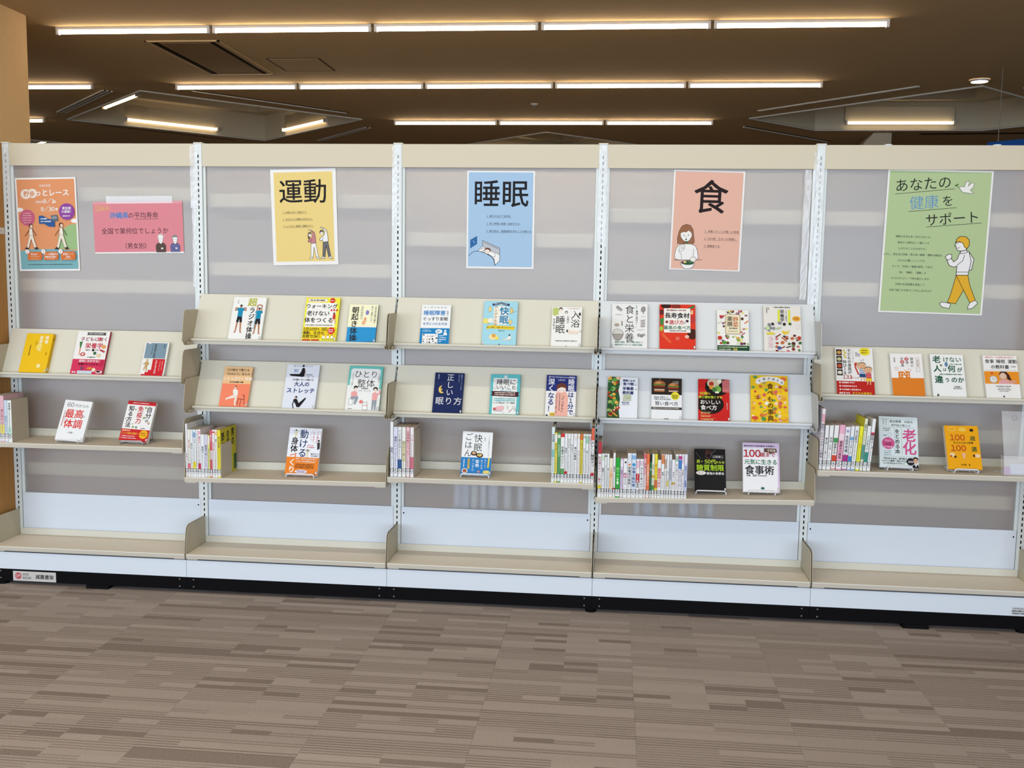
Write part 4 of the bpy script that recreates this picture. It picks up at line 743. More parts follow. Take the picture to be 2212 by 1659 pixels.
stood(1.408, -0.151, 0.528, 0.146, 0.210, 0.015, 'r', '#eef2f8', [v('#2b3a6a', '動ける', 47, 4, 29, 1, 0.95), v(N1, '身体', 20, 29, 23.5, 2), v('#e8763a', 'づ', 20, 76, 22, 2), r('#f0862b', 0, 90, 100, 144), v('#f6f0e6', 'くり', 19, 95, 22, 2), e('#6b5a3c', 21, 8, 2.4), p('#e8d9a8', (18, 12), (24, 12), (24, 28), (18, 28)), l('#6b5a3c', 1, (12, 10), (30, 10)), ring('#e49a9a', 0.7, 83, 23, 16, 20), v('#d0485a', '50歳から', 89, 8, 8), v('#d0485a', 'はじめる', 77, 10, 7), g('#d8838a', 60, 53, 22, 4), g('#d8838a', 60, 59, 26, 4), e('#231f22', 94, 38, 3), p('#3a3438', (90, 44), (98, 42), (99, 62), (92, 66)), e('#231f22', 63, 68, 2.4), l('#d9b48c', 2, (57, 66), (62, 76), (70, 66)), p('#e9dfc0', (60, 74), (66, 74), (64, 90), (60, 90)), t(N1, '澤代子之', 86, 79, 6.6), g('#4a4542', 76, 85, 22, 3.4), t('#f6f0e6', 'なぜ、あの人はあの年で', 61, 95, 6, 1), t('#f6f0e6', 'イキイキ元気なのか？', 63, 103, 6.4, 2), [g('#7a3b10', 30, 112 + 5 * k, 58, 3.6) for k in range(3)], e('#f1e7f2', 50, 134, 19, 6), g('#5a4a8a', 36, 132, 28, 3.4), g('#5a4a8a', 38, 136, 24, 3.4)], 'paperback with an orange lower band on a wire stand, second bay', 20, 0.9, sidecol='#eef0f4', stm=WIRE, stl='thin white wire stand under the paperback with the orange band', sw=0.062)
# --- third bay
display(1.989, 1.128, 0.128, 0.185, 0.012, 'l', '#f3f4f4', [r('#1f86c4', 0, 86, 100, 145), t(N1, 'マンガでわかる', 48, 10, 6.6, 1, ls=1.9 / 1.0 * 0.62 + 0.6), t('#3a86c8', '睡眠障害', 45, 30, 19, 2), v(N1, 'を治し', 90, 22, 6.2, 1), t(N1, 'ぐっすり安眠', 49, 52, 14.4, 1), t('#3f7fb4', 'を手に入れる方法', 49, 70, 10.4, 1), t('#cfe4f2', 'てるもり', 20, 91, 6), g('#cfe4f2', 8, 97, 34, 5), e('#f3f4f4', 64, 98, 12, 8), g('#56789a', 57, 96, 14, 3), g('#56789a', 57, 100, 14, 3), e('#f3f4f4', 86, 96, 4), p('#f3f4f4', (81, 101), (91, 101), (93, 112), (80, 112)), r('#f3f4f4', 9, 107, 62, 143), grid(5, 3, (10, 108, 61, 143), 4, 2.4, 4.4, ['#5a5a5a', '#9a9a9a', '#c08a70', '#3a3a3a', '#c9c4be']), g('#e6f0f8', 66, 114, 16, 5), g('#e6f0f8', 66, 121, 28, 5), g('#e6f0f8', 66, 128, 26, 5), g('#e6f0f8', 66, 135, 14, 5)], 'white paperback with a bright blue lower third, left on the third bay top shelf', -0.6, lab=False)
display(2.269, 1.128, 0.147, 0.207, 0.012, 'l', '#a8dcea', [p('#f4f0e4', (30, 20), (50, 14), (72, 18), (76, 60), (70, 74), (30, 74)), p('#2d3d6c', (24, 8), (50, 3.5), (76, 8), (75, 15), (50, 11), (25, 15)), g('#f4f0e4', 30, 9, 40, 3), v('#2f86b4', '快眠', 61, 17, 27.5, 2), v('#c08a2a', 'アイデア大全', 36, 16, 10.4, 1), [outline('#b58a36', 0.7, '#f0d98a', (14 + a, 20 + b_), (20 + a, 18 + b_), (24 + a, 28 + b_), (16 + a, 36 + b_)) for a, b_ in ((0, 0), (64, 4), (62, 40), (-2, 38))], l('#c08a2a', 0.8, (78, 18), (88, 36), (98, 30)), e('#f3e27a', 8, 64, 12, 8), e('#f4f0e4', 22, 62, 8), p('#f0d13a', (12, 80), (24, 77), (92, 80), (96, 84), (92, 91), (24, 87), (12, 90)), t(N1, '寝ても寝方！快適！眠りのアプローチ', 53, 83.6, 4.8, 1), t(N1, '菅家かほ', 56, 94, 4.6), e('#f6e4b0', 33, 114, 13, 9), e('#e9a94a', 34, 110, 6), e('#f5df62', 44, 118, 6, 5), p('#f4efe6', (58, 118), (70, 120), (80, 110), (86, 112), (84, 122), (64, 124)), e('#3f3330', 80, 107, 2.4), l('#8a7a5a', 0.7, (58, 119), (72, 122), (86, 122)), e('#28344c', 52, 137, 1.8)], 'light blue paperback with a white cut-out and a yellow ribbon', 0.0)
display(2.556, 1.128, 0.128, 0.186, 0.012, 'r', '#f5f3ee', [p('#c4cf7a', (2, 4), (16, 2), (24, 8), (22, 28), (8, 34), (2, 28)), e('#332b28', 29, 8, 6), e('#f4dccb', 29, 11, 4.6), p('#f6efe8', (20, 18), (34, 16), (44, 28), (24, 30)), g('#c08a8a', 52, 6, 40, 2.8), v(N1, '入浴', 79, 12, 32, 0, 1.0, 0.98), e('#4a4542', 48, 20, 5), e('#f5f3ee', 48, 21, 3), e('#4a4542', 93, 26, 4, 6), v('#5a5552', 'の質が', 54, 32, 9.4), v(N1, '睡眠', 29, 32, 33, 0, 1.0, 0.98), v('#5a5552', 'を決める', 8, 42, 10), e('#332b28', 54, 87, 4, 5), p('#f4dccb', (54, 84), (90, 88), (90, 97), (58, 97)), ring('#8a7d76', 0.8, 97, 88, 3), g('#8a8480', 14, 123, 76, 5), g(N1, 48, 142, 7, 3)], 'white paperback with tall black lettering and a bather sketch', 0.0)
display(2.047, 0.830, 0.129, 0.186, 0.012, 'r', '#1c2a5a', [v('#f2f0ee', '正しい', 54, 3, 26, 0, 1.0, 1.03), t('#f2f0ee', '眠り方', 54, 100, 29, 0, ls=1.06), v('#b9c0d8', '睡眠パワーマットをす', 92, 5, 5.6), v('#b9c0d8', '初めて作る', 83, 5, 5.4), g('#b9c0d8', 13, 6, 22, 4, True), e('#eacb62', 27, 60, 11, 14), e('#1c2a5a', 33, 57, 10, 13), e('#d9b44c', 26, 60, 3)], 'navy blue paperback with a yellow crescent moon', 0.3)
display(2.296, 0.830, 0.129, 0.185, 0.014, 'r', '#62bec4', [r('#f3f3f0', 9, 14, 90, 141), e('#f3f3f0', 50, 9, 6), ring('#2d6a80', 1.0, 50, 9, 4.4), t(N1, '睡眠に', 53, 27, 22, 1), t(N1, 'いいこと', 53, 46, 17, 1), t('#9cc8d4', '超大全', 53, 60, 13.5, 1), [ring('#7a7672', 0.8, a, b_, 4) for a, b_ in ((15, 22), (15, 50), (86, 48), (17, 34))], l('#7a7672', 0.8, (82, 18), (88, 34)), p('#4a2430', (3, 62), (12, 60), (88, 62), (98, 63), (95, 70), (98, 77), (88, 80), (12, 78), (3, 76), (7, 69)), g('#e8d2c6', 15, 66, 70, 5), g('#e8d2c6', 15, 73, 70, 5), g('#79c3c8', 14, 87, 72, 6), g('#79c3c8', 14, 94, 72, 6), t(N1, 'ぐっすり眠れば、すべて解決！', 50, 102, 5.6, 1), p('#f2bcc0', (22, 116), (44, 112), (50, 118), (46, 128), (24, 130)), e('#c9646a', 18, 124, 5), l('#7a7672', 0.8, (14, 130), (46, 132)), p('#d8d3cc', (58, 112), (64, 112), (62, 128)), ring('#7a7672', 0.8, 82, 118, 5), l('#c9646a', 1.4, (66, 134), (76, 124)), ring('#7a7672', 0.8, 88, 126, 3), g(N1, 47, 138, 6, 2.4)], 'turquoise framed white paperback with a dark red ribbon', -0.3, sidecol='#62bec4')
display(2.538, 0.830, 0.130, 0.188, 0.012, 'r', '#27337a', [r('#f2efee', 0, 56, 100, 145), t('#eceaf4', '誰でもできるかんたん熟睡法', 51, 7, 6.8, 1), t('#eceaf4', '大橋卓弥', 50, 17, 6.4), v('#eceaf4', '深く', 17, 12, 23, 2), v('#27337a', 'なる！', 17, 60, 23, 2), v('#eceaf4', '睡眠', 83, 12, 22, 2), v('#27337a', 'は1分で', 83, 58, 20, 2), e('#f6e4da', 51, 52, 15, 13), p('#6b3a2c', (34, 53), (36, 34), (48, 26), (60, 29), (68, 38), (70, 54), (62, 44), (50, 42), (42, 46)), l('#3a2a28', 0.8, (42, 54), (47, 54)), l('#3a2a28', 0.8, (55, 54), (60, 54)), p('#f4b6a6', (32, 72), (38, 56), (50, 62), (64, 56), (74, 72), (74, 142), (32, 142)), v('#2b2430', '「ぐっすり」', 56, 66, 11.5, 1), v('#5a3a4a', '人生が変わる眠り方', 36, 62, 8), g('#7a5060', 46, 64, 66, 4.4, True), e('#efc64a', 24, 137, 10, 6), t(N1, '15万部', 24, 137, 4.6, 1), e('#2b2430', 6, 141, 3)], 'navy and white paperback with a face behind pink bedding', 0.2)
stood(2.181, -0.160, 0.557, 0.131, 0.189, 0.014, 'r', '#f2f3f4', [v(N1, '快眠', 53, 7, 29, 0, 1.0, 1.03), v(N1, 'ごはん', 21, 4, 27, 0), v(N1, '神田', 75, 18, 6), v('#5a5550', 'いつもの食事が体のバランスを', 89, 10, 5, 0), e('#4a2c26', 41, 72, 10, 8), e('#e0b48c', 41, 71, 6, 4.4), e('#3f2a24', 60, 78, 12, 8), e('#e6c27a', 60, 77, 8, 5), e('#8aa04c', 58, 75, 3), r('#2a80c4', 0, 86, 100, 144), v('#eaf2f8', '毎晩', 54, 92, 13, 1), v('#eaf2f8', 'ぐっすり', 40, 90, 10.6), v('#eaf2f8', '食べれば、', 69, 92, 7.6), v('#eaf2f8', 'おいしく', 81, 90, 7.6), r('#cfb45c', 22, 90, 29, 124), v('#3a3020', 'あなたの', 25.5, 92, 6), g('#d6e8f4', 10, 92, 34, 4.4, True), p('#e9d44c', (90, 84), (95, 84), (93, 118), (88, 118)), e('#e6ded2', 14, 131, 10, 8), e('#a4563a', 14, 131, 7, 5), e('#e7d27a', 86, 133, 12, 6), e('#d58a8a', 60, 132, 4), g('#f3e6a0', 60, 141, 12, 4)], 'white and blue paperback with two round food bowls, on a white stand', 18, 0.8, stm=WIRE, stl='white wire stand under the paperback with food bowls', sw=0.060)
# --- fourth bay
VEG = ['#c43a2c', '#3f7a3c', '#e0a03a', '#7a3f6a', '#d9d9c2', '#7fae4e', '#e3763a', '#5a3a2a', '#e8d86a', '#b5485a']
def scatter(n, seed, boxes, s0, s1, cols=VEG):
    rr = random.Random(seed); o = []
    for k in range(n):
        x0, y0, x1, y1 = boxes[k % len(boxes)]; x, y = rr.uniform(x0, x1), rr.uniform(y0, y1); c = rr.choice(cols); s = rr.uniform(s0, s1); m = rr.random()
        if m < 0.6: o.append(blob(c, x, y, s, seed * 97 + k))
        elif m < 0.8: o.append(l(c, s * 0.7, (x - s, y - s * rr.uniform(-1, 1)), (x + s, y + s * rr.uniform(-1, 1))))
        else: o += [e(c, x, y, s, s * 0.8), e('#f0e8d0', x - s * 0.2, y - s * 0.2, s * 0.3)]
    return o
display(2.824, 1.127, 0.150, 0.207, 0.012, 'l', '#f1efed', [v(N1, '食と栄養', 50, 4, 28.5, 0, 0.98, 0.99), v(N1, '最強に面白い!!', 70, 20, 6.8, 1), g('#6a9a7a', 69, 6, 12, 3.6, True), p('#9a9692', (10, 10), (16, 6), (30, 18), (26, 24), (14, 18)), l('#f1efed', 0.8, (12, 14), (27, 20)), g('#b9b4b0', 9, 34, 24, 3.6), p('#9a9692', (82, 12), (88, 7), (94, 10), (95, 20), (90, 26), (88, 33), (86, 26), (81, 22)), g('#b9b4b0', 82, 39, 14, 3), [p('#b0aaa6', (80, 50 + 8 * k), (94, 48 + 8 * k), (92, 55 + 8 * k), (82, 56 + 8 * k)) for k in range(3)], g('#b9b4b0', 72, 80, 20, 3), e('#a5a09c', 76, 96, 5), e('#8f8a86', 84, 98, 5), e('#a5a09c', 90, 95, 4), e('#b9a698', 14, 66, 7, 5), r('#8a8480', 27, 54, 30, 68), outline('#5a5552', 0.8, '#ddd8d2', (2, 90), (8, 80), (18, 78), (28, 82), (33, 90), (32, 96), (3, 96)), outline('#5a5552', 0.8, '#a39c94', (2, 94), (33, 94), (29, 106), (22, 113), (12, 113), (6, 106)), [l('#d8d2ca', 0.6, (8 + 4 * k, 96), (10 + 3.4 * k, 110)) for k in range(6)], t('#4f8a6a', '健康や美容、体の不調に役立つ！', 50, 118, 5.4, 1), t('#4f8a6a', '最新科学にもとづく食事の知識！', 50, 126, 5.4, 1)], 'white paperback with grey food sketches and a rice bowl', -0.2)
display(3.026, 1.127, 0.150, 0.207, 0.013, 'r', '#e23a26', [e('#3a1c1c', 18, 4, 14, 9), e('#8f2f24', 46, 6, 14, 7), p('#3f7a45', (74, 14), (96, 2), (98, 8), (80, 18)), e('#6b2a2c', 6, 24, 7, 9), p('#3f8a45', (1, 44), (12, 40), (10, 64), (2, 62)), e('#a9c23c', 5, 74, 5, 8), e('#f0c89a', 90, 26, 4), e('#f0c89a', 91, 20, 3), e('#c23a3a', 92, 45, 9, 12), e('#4a211c', 91, 90, 14, 16), e('#f0c4b0', 76, 98, 6, 5), p('#e8663a', (4, 84), (14, 92), (34, 116), (28, 118), (8, 98)), e('#e86a5c', 50, 104, 6), r('#f5f1ea', 12, 12, 86, 86), g('#7a3030', 20, 18, 56, 5), t(N1, '長寿食材', 49, 34, 17.6, 2), t(N1, 'の', 50, 44, 6), t('#c9343a', '選び方', 47, 55, 14, 1), t(N1, 'と', 70, 56, 9), t('#2f7a58', '最高の食べ方', 49, 71, 12.6, 1), g('#4a2a2a', 28, 81, 48, 3.6), e('#8a3a2c', 20, 54, 4), e('#4a2a3a', 77, 51, 4)], 'red paperback with a white title square and vegetables', -0.4, sidecol='#c9301f')
display(3.256, 1.127, 0.131, 0.186, 0.012, 'r', '#f3f1ea', [scatter(46, 7, [(3, 3, 26, 118), (74, 3, 97, 118), (26, 3, 74, 12), (26, 88, 74, 120)], 3.2, 6.5), r('#b9a06a', 26, 15, 73, 84), r('#efe6c6', 28, 17, 71, 82), v('#c65a2a', '野菜', 58, 24, 18, 1), v('#4a3a2a', '薬膳', 40, 22, 18, 1), t('#4a3a2a', '食材事典', 50, 64, 6.6, 1), g('#8a7a5a', 34, 74, 32, 3.4), r('#1f4a34', 0, 123, 100, 143), g('#cfd8b0', 4, 129, 90, 5), g('#cfd8b0', 4, 137, 44, 5), t('#e9d44c', '健康', 56, 136.5, 7, 1), e('#c43a2c', 8, 98, 7), e('#5a9a3c', 22, 114, 8, 6)], 'white paperback ringed by vegetables with a dark green foot band', 0.0, sidecol='#23402f', lab=False)
display(3.459, 1.127, 0.153, 0.210, 0.013, 'r', '#eae6de', [g('#4a4542', 28, 5, 46, 4.4), r('#dfe24c', 38, 12, 44, 52), r('#dfe24c', 66, 12, 72, 52), v(N1, '栄養学', 50, 11, 12.6, 1), v('#4a4a2a', 'くらしに役立つ', 61, 12, 5.2, 1), v(N1, '牧野直子', 9, 6, 4.6), v(N1, '監修', 14, 6, 3.6), e('#efb13a', 88, 38, 11, 8), g('#b0502a', 80, 36, 16, 3), g('#b0502a', 80, 40, 16, 3), scatter(5, 3, [(8, 50, 40, 80)], 5, 7, ['#4a6a3c', '#8a8a92', '#b9c9a4']), p('#e8c93a', (50, 74), (62, 78), (68, 72), (66, 82), (56, 86), (48, 80)), grid(5, 5, (30, 84, 99, 136), 5, 3.6, 5.8, ['#8f2f2c', '#5a2a2c', '#c46a3c', '#d97a86', '#33332f', '#6a7a4a', '#b03a2c', '#3f6a3c']), grid(5, 1, (4, 48, 82, 62), 6, 4, 6, ['#3f6a3c', '#6a5a62', '#33332f', '#8a8a92']), e('#c9dca8', 10, 68, 6), e('#e3d24c', 18, 84, 12, 4), r('#f3f0ec', 12, 89, 26, 132), [g('#d0909a', 14 + 4 * k, 92, 36, 3, True) for k in range(3)], p('#c43a2c', (91, 90), (99, 92), (97, 102), (90, 100)), p('#f0e8e0', (88, 54), (92, 54), (93, 68), (87, 68)), e('#4a5a9a', 40, 126, 5)], 'cream paperback scattered with small food pictures and a banana', 0.3, lab=False)
display(2.801, 0.830, 0.128, 0.186, 0.013, 'l', '#eef1f6', [p('#2f5a34', (0, 0), (38, 0), (40, 26), (36, 48), (42, 78), (38, 110), (42, 145), (0, 145)), scatter(36, 11, [(4, 4, 34, 30), (4, 34, 32, 70), (4, 70, 36, 104), (4, 104, 36, 140)], 5, 9, ['#3f8a45', '#6aa84c', '#e9a93a', '#c44a2c', '#8a2f2a', '#a8c46a', '#e0b48c']), t('#1f2f6a', '健康になる', 70, 12, 8.2, 2), t('#1f2f6a', '食べ物', 68, 24, 12, 2), t('#1f2f6a', '栄養素', 68, 40, 12.4, 2), t('#1f2f6a', 'と', 92, 27, 6, 1), t('#1f2f6a', 'の', 94, 42, 6, 1), t('#1f2f6a', '教科書', 68, 55, 12.4, 2), [g('#9aa83c', 52, 64 + 6 * k, 30, 4) for k in range(4)], t('#1f2f6a', '飯田文雄', 60, 90, 6, 1), g('#6a709a', 50, 97, 24, 3)], 'paperback with a strip of vegetables down its left side', 0.6, lab=False)
def burger(x, y, s):
    return [e('#b06a3a', x, y, 17 * s, 11 * s, a0=180, a1=360), e('#d99a5c', x - 3 * s, y - 4 * s, 9 * s, 3.4 * s), p('#5a8a3c', (x - 18 * s, y), (x + 18 * s, y), (x + 16 * s, y + 4 * s), (x - 17 * s, y + 4 * s)), p('#b03a2a', (x - 16 * s, y + 4 * s), (x + 16 * s, y + 4 * s), (x + 15 * s, y + 8 * s), (x - 15 * s, y + 8 * s)), p('#4a2a1c', (x - 17 * s, y + 8 * s), (x + 17 * s, y + 8 * s), (x + 16 * s, y + 15 * s), (x - 16 * s, y + 15 * s)), p('#d8b9a6', (x - 15 * s, y + 15 * s), (x + 15 * s, y + 15 * s), (x + 14 * s, y + 19 * s), (x - 14 * s, y + 19 * s)), p('#a8683a', (x - 16 * s, y + 19 * s), (x + 16 * s, y + 19 * s), (x + 13 * s, y + 25 * s), (x - 13 * s, y + 25 * s))]
display(2.989, 0.830, 0.128, 0.186, 0.012, 'r', '#f2f2f3', [r('#33281f', 0, 0, 100, 58), l('#c9b07a', 1, (27, 0), (27, 8)), burger(26, 21, 1.15), burger(72, 27, 1.05), t('#efe6d8', '山下明子', 80, 12, 5), g('#c9bfae', 66, 17, 26, 3), r('#2b211a', 0, 48, 100, 58), e('#f0e23a', 78, 62, 14), g('#6a5a1a', 68, 59, 20, 4), t('#4a3a0a', '脂質制限', 78, 64, 5, 1), g('#6a5a1a', 70, 69, 16, 4), t(N1, '死ぬまで若々しく', 33, 67, 6.2, 1), t(N1, '元気に生きるための', 36, 74, 6.2, 1), t(N1, '賢い食べ方', 50, 89, 15.4, 0), r('#3a2a22', 0, 102, 100, 110), g('#d8cfc2', 4, 106, 90, 4), g(N1, 42, 142, 16, 3)], 'paperback with two burgers on brown above a white half', 0.0)
display(3.188, 0.830, 0.130, 0.187, 0.012, 'r', '#cf2420', [e('#1f1412', 38, 86, 44, 34), e('#1a1210', 60, 26, 40, 32), e('#d9c7a8', 48, 14, 20, 16), e('#c23a2a', 42, 16, 8), e('#7fae4e', 62, 34, 12), e('#e69a3a', 42, 28, 7), e('#3f7a3c', 52, 36, 8), e('#f0ead8', 68, 6, 7, 9), r('#f0ead8', 54, 42, 66, 48), p('#c9686a', (76, 4), (100, 0), (100, 46), (78, 44)), [l('#e8a9a4', 1, (78, 12 + 9 * k), (100, 9 + 9 * k)) for k in range(4)], r('#cf2420', 0, 0, 22, 30), t('#c9dd3a', '65歳へ', 22, 49, 11, 1), t('#c9dd3a', '体と頭を強くする', 39, 62, 9.6, 2), t('#f4efea', 'おいしい', 38, 79, 16.6, 1), t('#f4efea', '食べ方', 33, 98, 18, 1), v('#f0d0c8', '柏原幸太子', 92, 80, 5), [[l('#e9c9a0', 0.5, (6, 113 + 11 * k), (44 + 10 * (k == 2), 113 + 11 * k)), g('#f0c070', 8, 117 + 11 * k, 34 + 10 * (k == 2), 5)] for k in range(3)]], 'red paperback with a black plate of food', 0.0, sidecol='#a31a18')
def foods(seed): return grid(3, 9, (2, 28, 46, 134), seed, 4, 6.6, FC) + grid(3, 9, (59, 28, 98, 134), seed + 1, 4, 6.6, FC)
FC = ['#f3d9b0', '#e8a23a', '#d9763a', '#f6efe0', '#6aa05a', '#d8685a', '#f0c23a', '#e9b9a4', '#c9543a']
display(3.418, 0.830, 0.154, 0.210, 0.012, 'l', '#f6c81e', [foods(21), e('#5a9a5a', 12, 6, 6, 4), e('#e8763a', 88, 10, 9, 6), e('#b9a06a', 36, 18, 5, 8), p('#f7f4ee', (16, 12), (30, 5), (50, 3), (72, 5), (90, 14), (90, 24), (84, 28), (70, 20), (50, 16), (32, 20), (20, 27), (12, 22)), [t('#5a4330', ch, (24, 36, 49, 61, 73, 84)[k], (17, 11, 9.5, 11, 14, 20)[k], 8.6, 1, rot=(22, 12, 2, -8, -16, -26)[k]) for k, ch in enumerate('不調が消える')], v('#5a3a1c', '食べもの事典', 52, 23, 17.4, 1, 1.0, 1.06), g('#7a5a1a', 10, 62, 16, 3), t('#7a5a1a', '石山真弓', 19, 68, 4.6), e('#d8543a', 10, 124, 9, 5), e('#4f9a4a', 33, 126, 6), l('#e8763a', 2, (80, 126), (90, 130)), e('#e08a6a', 76, 126, 3)], 'large yellow paperback covered in small food drawings, right of the red one', 0.5, lab=False)
stood(3.183, -0.131, 0.515, 0.130, 0.187, 0.014, 'r', '#1d1c1d', [l('#6a6460', 1.4, (5, 12), (14, 26), (20, 32)), e('#4a2a24', 46, 12, 11, 7), l('#7a4a3c', 2, (40, 4), (36, 26), (46, 34)), l('#8a8480', 1.2, (68, 4), (56, 14), (52, 28)), l('#5a5652', 1.4, (80, 26), (94, 44), (90, 60)), r('#34302f', 58, 20, 94, 32), t('#e8e6e2', '江部康二', 76, 26, 9, 0), t('#c6e23a', '男', 12, 43, 13, 1), t('#c6e23a', '・50代', 42, 43, 16.5, 1), t('#c6e23a', 'からの', 82, 45, 10, 1), t('#b4dc2e', '糖質制限', 50, 64, 22.5, 1), e('#f4f0ea', 20, 82, 16, 7), t('#c9343a', 'スーパー', 20, 80, 5, 1), t('#c9343a', 'ルール', 20, 85, 5, 1), t('#f0efec', '最強の食事法', 66, 83, 9.6, 1)], 'black paperback with lime green lettering on a white stand', 26, -0.6, stm=WIRE, stl='white wire stand under the black paperback', sw=0.062)
stood(3.395, -0.126, 0.520, 0.152, 0.211, 0.015, 'r', '#f3f2f4', [r('#d9c3e0', 0, 0, 100, 14), r('#d9c3e0', 95, 0, 100, 139), g('#4a4058', 4, 9, 88, 5), t('#c02a38', '100', 25, 30, 27, 2, ls=0.98), t('#c02a38', '歳まで', 68, 33, 14, 1), p('#6a4a3a', (58, 15), (92, 15), (94, 26), (80, 28), (74, 32), (72, 27), (58, 26)), t('#e8dcc8', '令和版', 78, 21, 8, 1), t('#2f7a4a', '元気に生きる', 49, 54, 15.2, 1), t(N1, '食事術', 45, 77, 27, 1), t(N1, '浜崎　真理', 23, 93, 5.6, 1), g('#5a5560', 40, 93, 26, 3.6), e('#2f6a58', 53, 128, 5, 3.4)], 'white paperback with a lilac edge and red and green lettering on a white stand', 20, -0.2, sidecol='#d9c3e0', stm=WIRE, stl='white wire stand under the lilac edged paperback', sw=0.055)
# --- fifth bay
def kid(x, y, s, top, bot, stripes):
    sk = '#e8b48a'; o = [e('#2a2220', x, y - 3 * s, 11 * s, 8 * s), e(sk, x, y, 11 * s, 9 * s), e('#2a2220', x - 4 * s, y - 1 * s, 1 * s), e('#2a2220', x + 4 * s, y - 1 * s, 1 * s), l('#8a3a2c', 0.8 * s, (x - 4 * s, y + 4 * s), (x, y + 5.5 * s), (x + 4 * s, y + 4 * s))]
    o += [l(sk, 3 * s, (x - 7 * s, y + 12 * s), (x - 14 * s, y + 2 * s), (x - 12 * s, y - 10 * s)), p(top, (x - 7 * s, y + 9 * s), (x + 7 * s, y + 9 * s), (x + 8 * s, y + 26 * s), (x - 8 * s, y + 26 * s))]
    if stripes: o += [r('#f4f4f4', x - 7.5 * s, y + (11 + 5 * k) * s, x + 7.5 * s, y + (13.4 + 5 * k) * s) for k in range(3)]
    else: o += [e('#f6eaea', x + a * s, y + b_ * s, 1.2 * s) for a, b_ in ((-4, 12), (3, 14), (-1, 18), (4, 21), (-5, 22))]
    o += [p(bot, (x - 8 * s, y + 26 * s), (x + 8 * s, y + 26 * s), (x + 9 * s, y + 35 * s), (x - 9 * s, y + 35 * s)), p(sk, (x - 5 * s, y + 35 * s), (x - 2 * s, y + 35 * s), (x - 3 * s, y + 46 * s), (x - 6 * s, y + 46 * s)), p(sk, (x + 2 * s, y + 35 * s), (x + 5 * s, y + 35 * s), (x + 6 * s, y + 46 * s), (x + 3 * s, y + 46 * s))]
    return o
display(3.762, 0.957, 0.153, 0.208, 0.013, 'l', '#f3f0ec', [[[r('#3a2a20', 3, 5 + 19.5 * k, 18, 22.5 + 19.5 * k), e(('#d9a45a', '#c9c89a', '#c9543a', '#e8e2d4')[k], 10.5, 14 + 19.5 * k, 6, 5)] for k in range(4)], v('#7a5a4a', 'カルシウムが足りない', 47, 7, 3.8), [e('#d9c95a', 24 + (k % 2) * 3, 8 + 6.6 * k, 3.2) for k in range(4)], v(N1, '子どもの身長が', 37, 3, 10.6, 1), v(N1, '伸び～る', 24, 36, 10.8, 1), t('#b5342c', '133', 30, 85, 14, 1), t('#b5342c', 'のレシピ', 49, 87, 5.6, 1), g('#5a5552', 54, 14, 8, 3), g('#5a5552', 54, 18, 12, 3), g('#5a5552', 54, 23, 14, 3), e('#f5e02c', 79, 10, 14, 12), g('#5a4a1a', 70, 7, 18, 4), g('#5a4a1a', 70, 14, 18, 4), r('#bf2823', 0, 97, 100, 137), p('#c23a2c', (50, 45), (55, 42), (57, 48), (53, 54), (62, 78), (58, 78), (50, 56)), l(N1, 0.8, (66, 34), (70, 38)), l(N1, 0.8, (74, 32), (74, 37)), kid(70, 52, 0.95, '#3f6fa8', '#2f4a7c', True), kid(86, 64, 0.92, '#d0404a', '#f0c62c', False), [[e('#f4e4d8', 9, 102 + 10 * k, 2.4), g('#f4dcd4', 14, 102 + 10 * k, 38 + 6 * k, 5)] for k in range(3)], t('#f4d23a', '子どもの食育を', 66, 132, 7.4, 1), g('#f4dcd4', 6, 132, 30, 6)], 'white and red paperback with two cartoon children, first on the right display shelf', 0.2, lab=False)
display(3.976, 0.957, 0.129, 0.188, 0.014, 'l', '#f4f1ee', [r('#e2822a', 0, 84, 100, 146), p('#e2822a', (22, 62), (38, 62), (42, 56), (50, 62), (58, 62), (58, 85), (22, 85)), r('#f4f1ee', 39, 60, 45, 63), r('#f4f1ee', 40.5, 58.5, 43.5, 66), [r('#f4f1ee', 27 + 8 * a, 68 + 8 * b_, 31 + 8 * a, 72 + 8 * b_) for a in range(4) for b_ in range(2) if not (b_ == 1 and a in (1, 2))], r('#f4f1ee', 36, 76, 44, 83), ring('#d9543a', 0.8, 17, 52, 5.4), ring('#d9543a', 0.8, 57, 58, 5.4), v('#d9543a', 'ウ', 17, 49, 5), v('#3a3230', '健康の', 67, 13, 11, 0, 1, 1.05), e('#c23a3a', 51, 19, 6.4), e('#c23a3a', 37, 29, 6.4), v('#f4e4e0', '常', 51, 14, 9), v('#3a3230', '識・', 52, 26, 10), v('#3a3230', '非', 36, 13, 10), v('#f4e4e0', '常', 37, 24.5, 9), v('#3a3230', '識', 37, 36, 10), v('#3a3230', '森田敬', 13, 14, 5.6), l('#c9a08a', 0.8, (80, 14), (90, 14), (90, 62), (80, 62), (80, 14)), v('#7a5a4a', '本当は怖い', 85, 20, 6)], 'white paperback with an orange hospital shape filling its lower half', -0.8, lab=False)
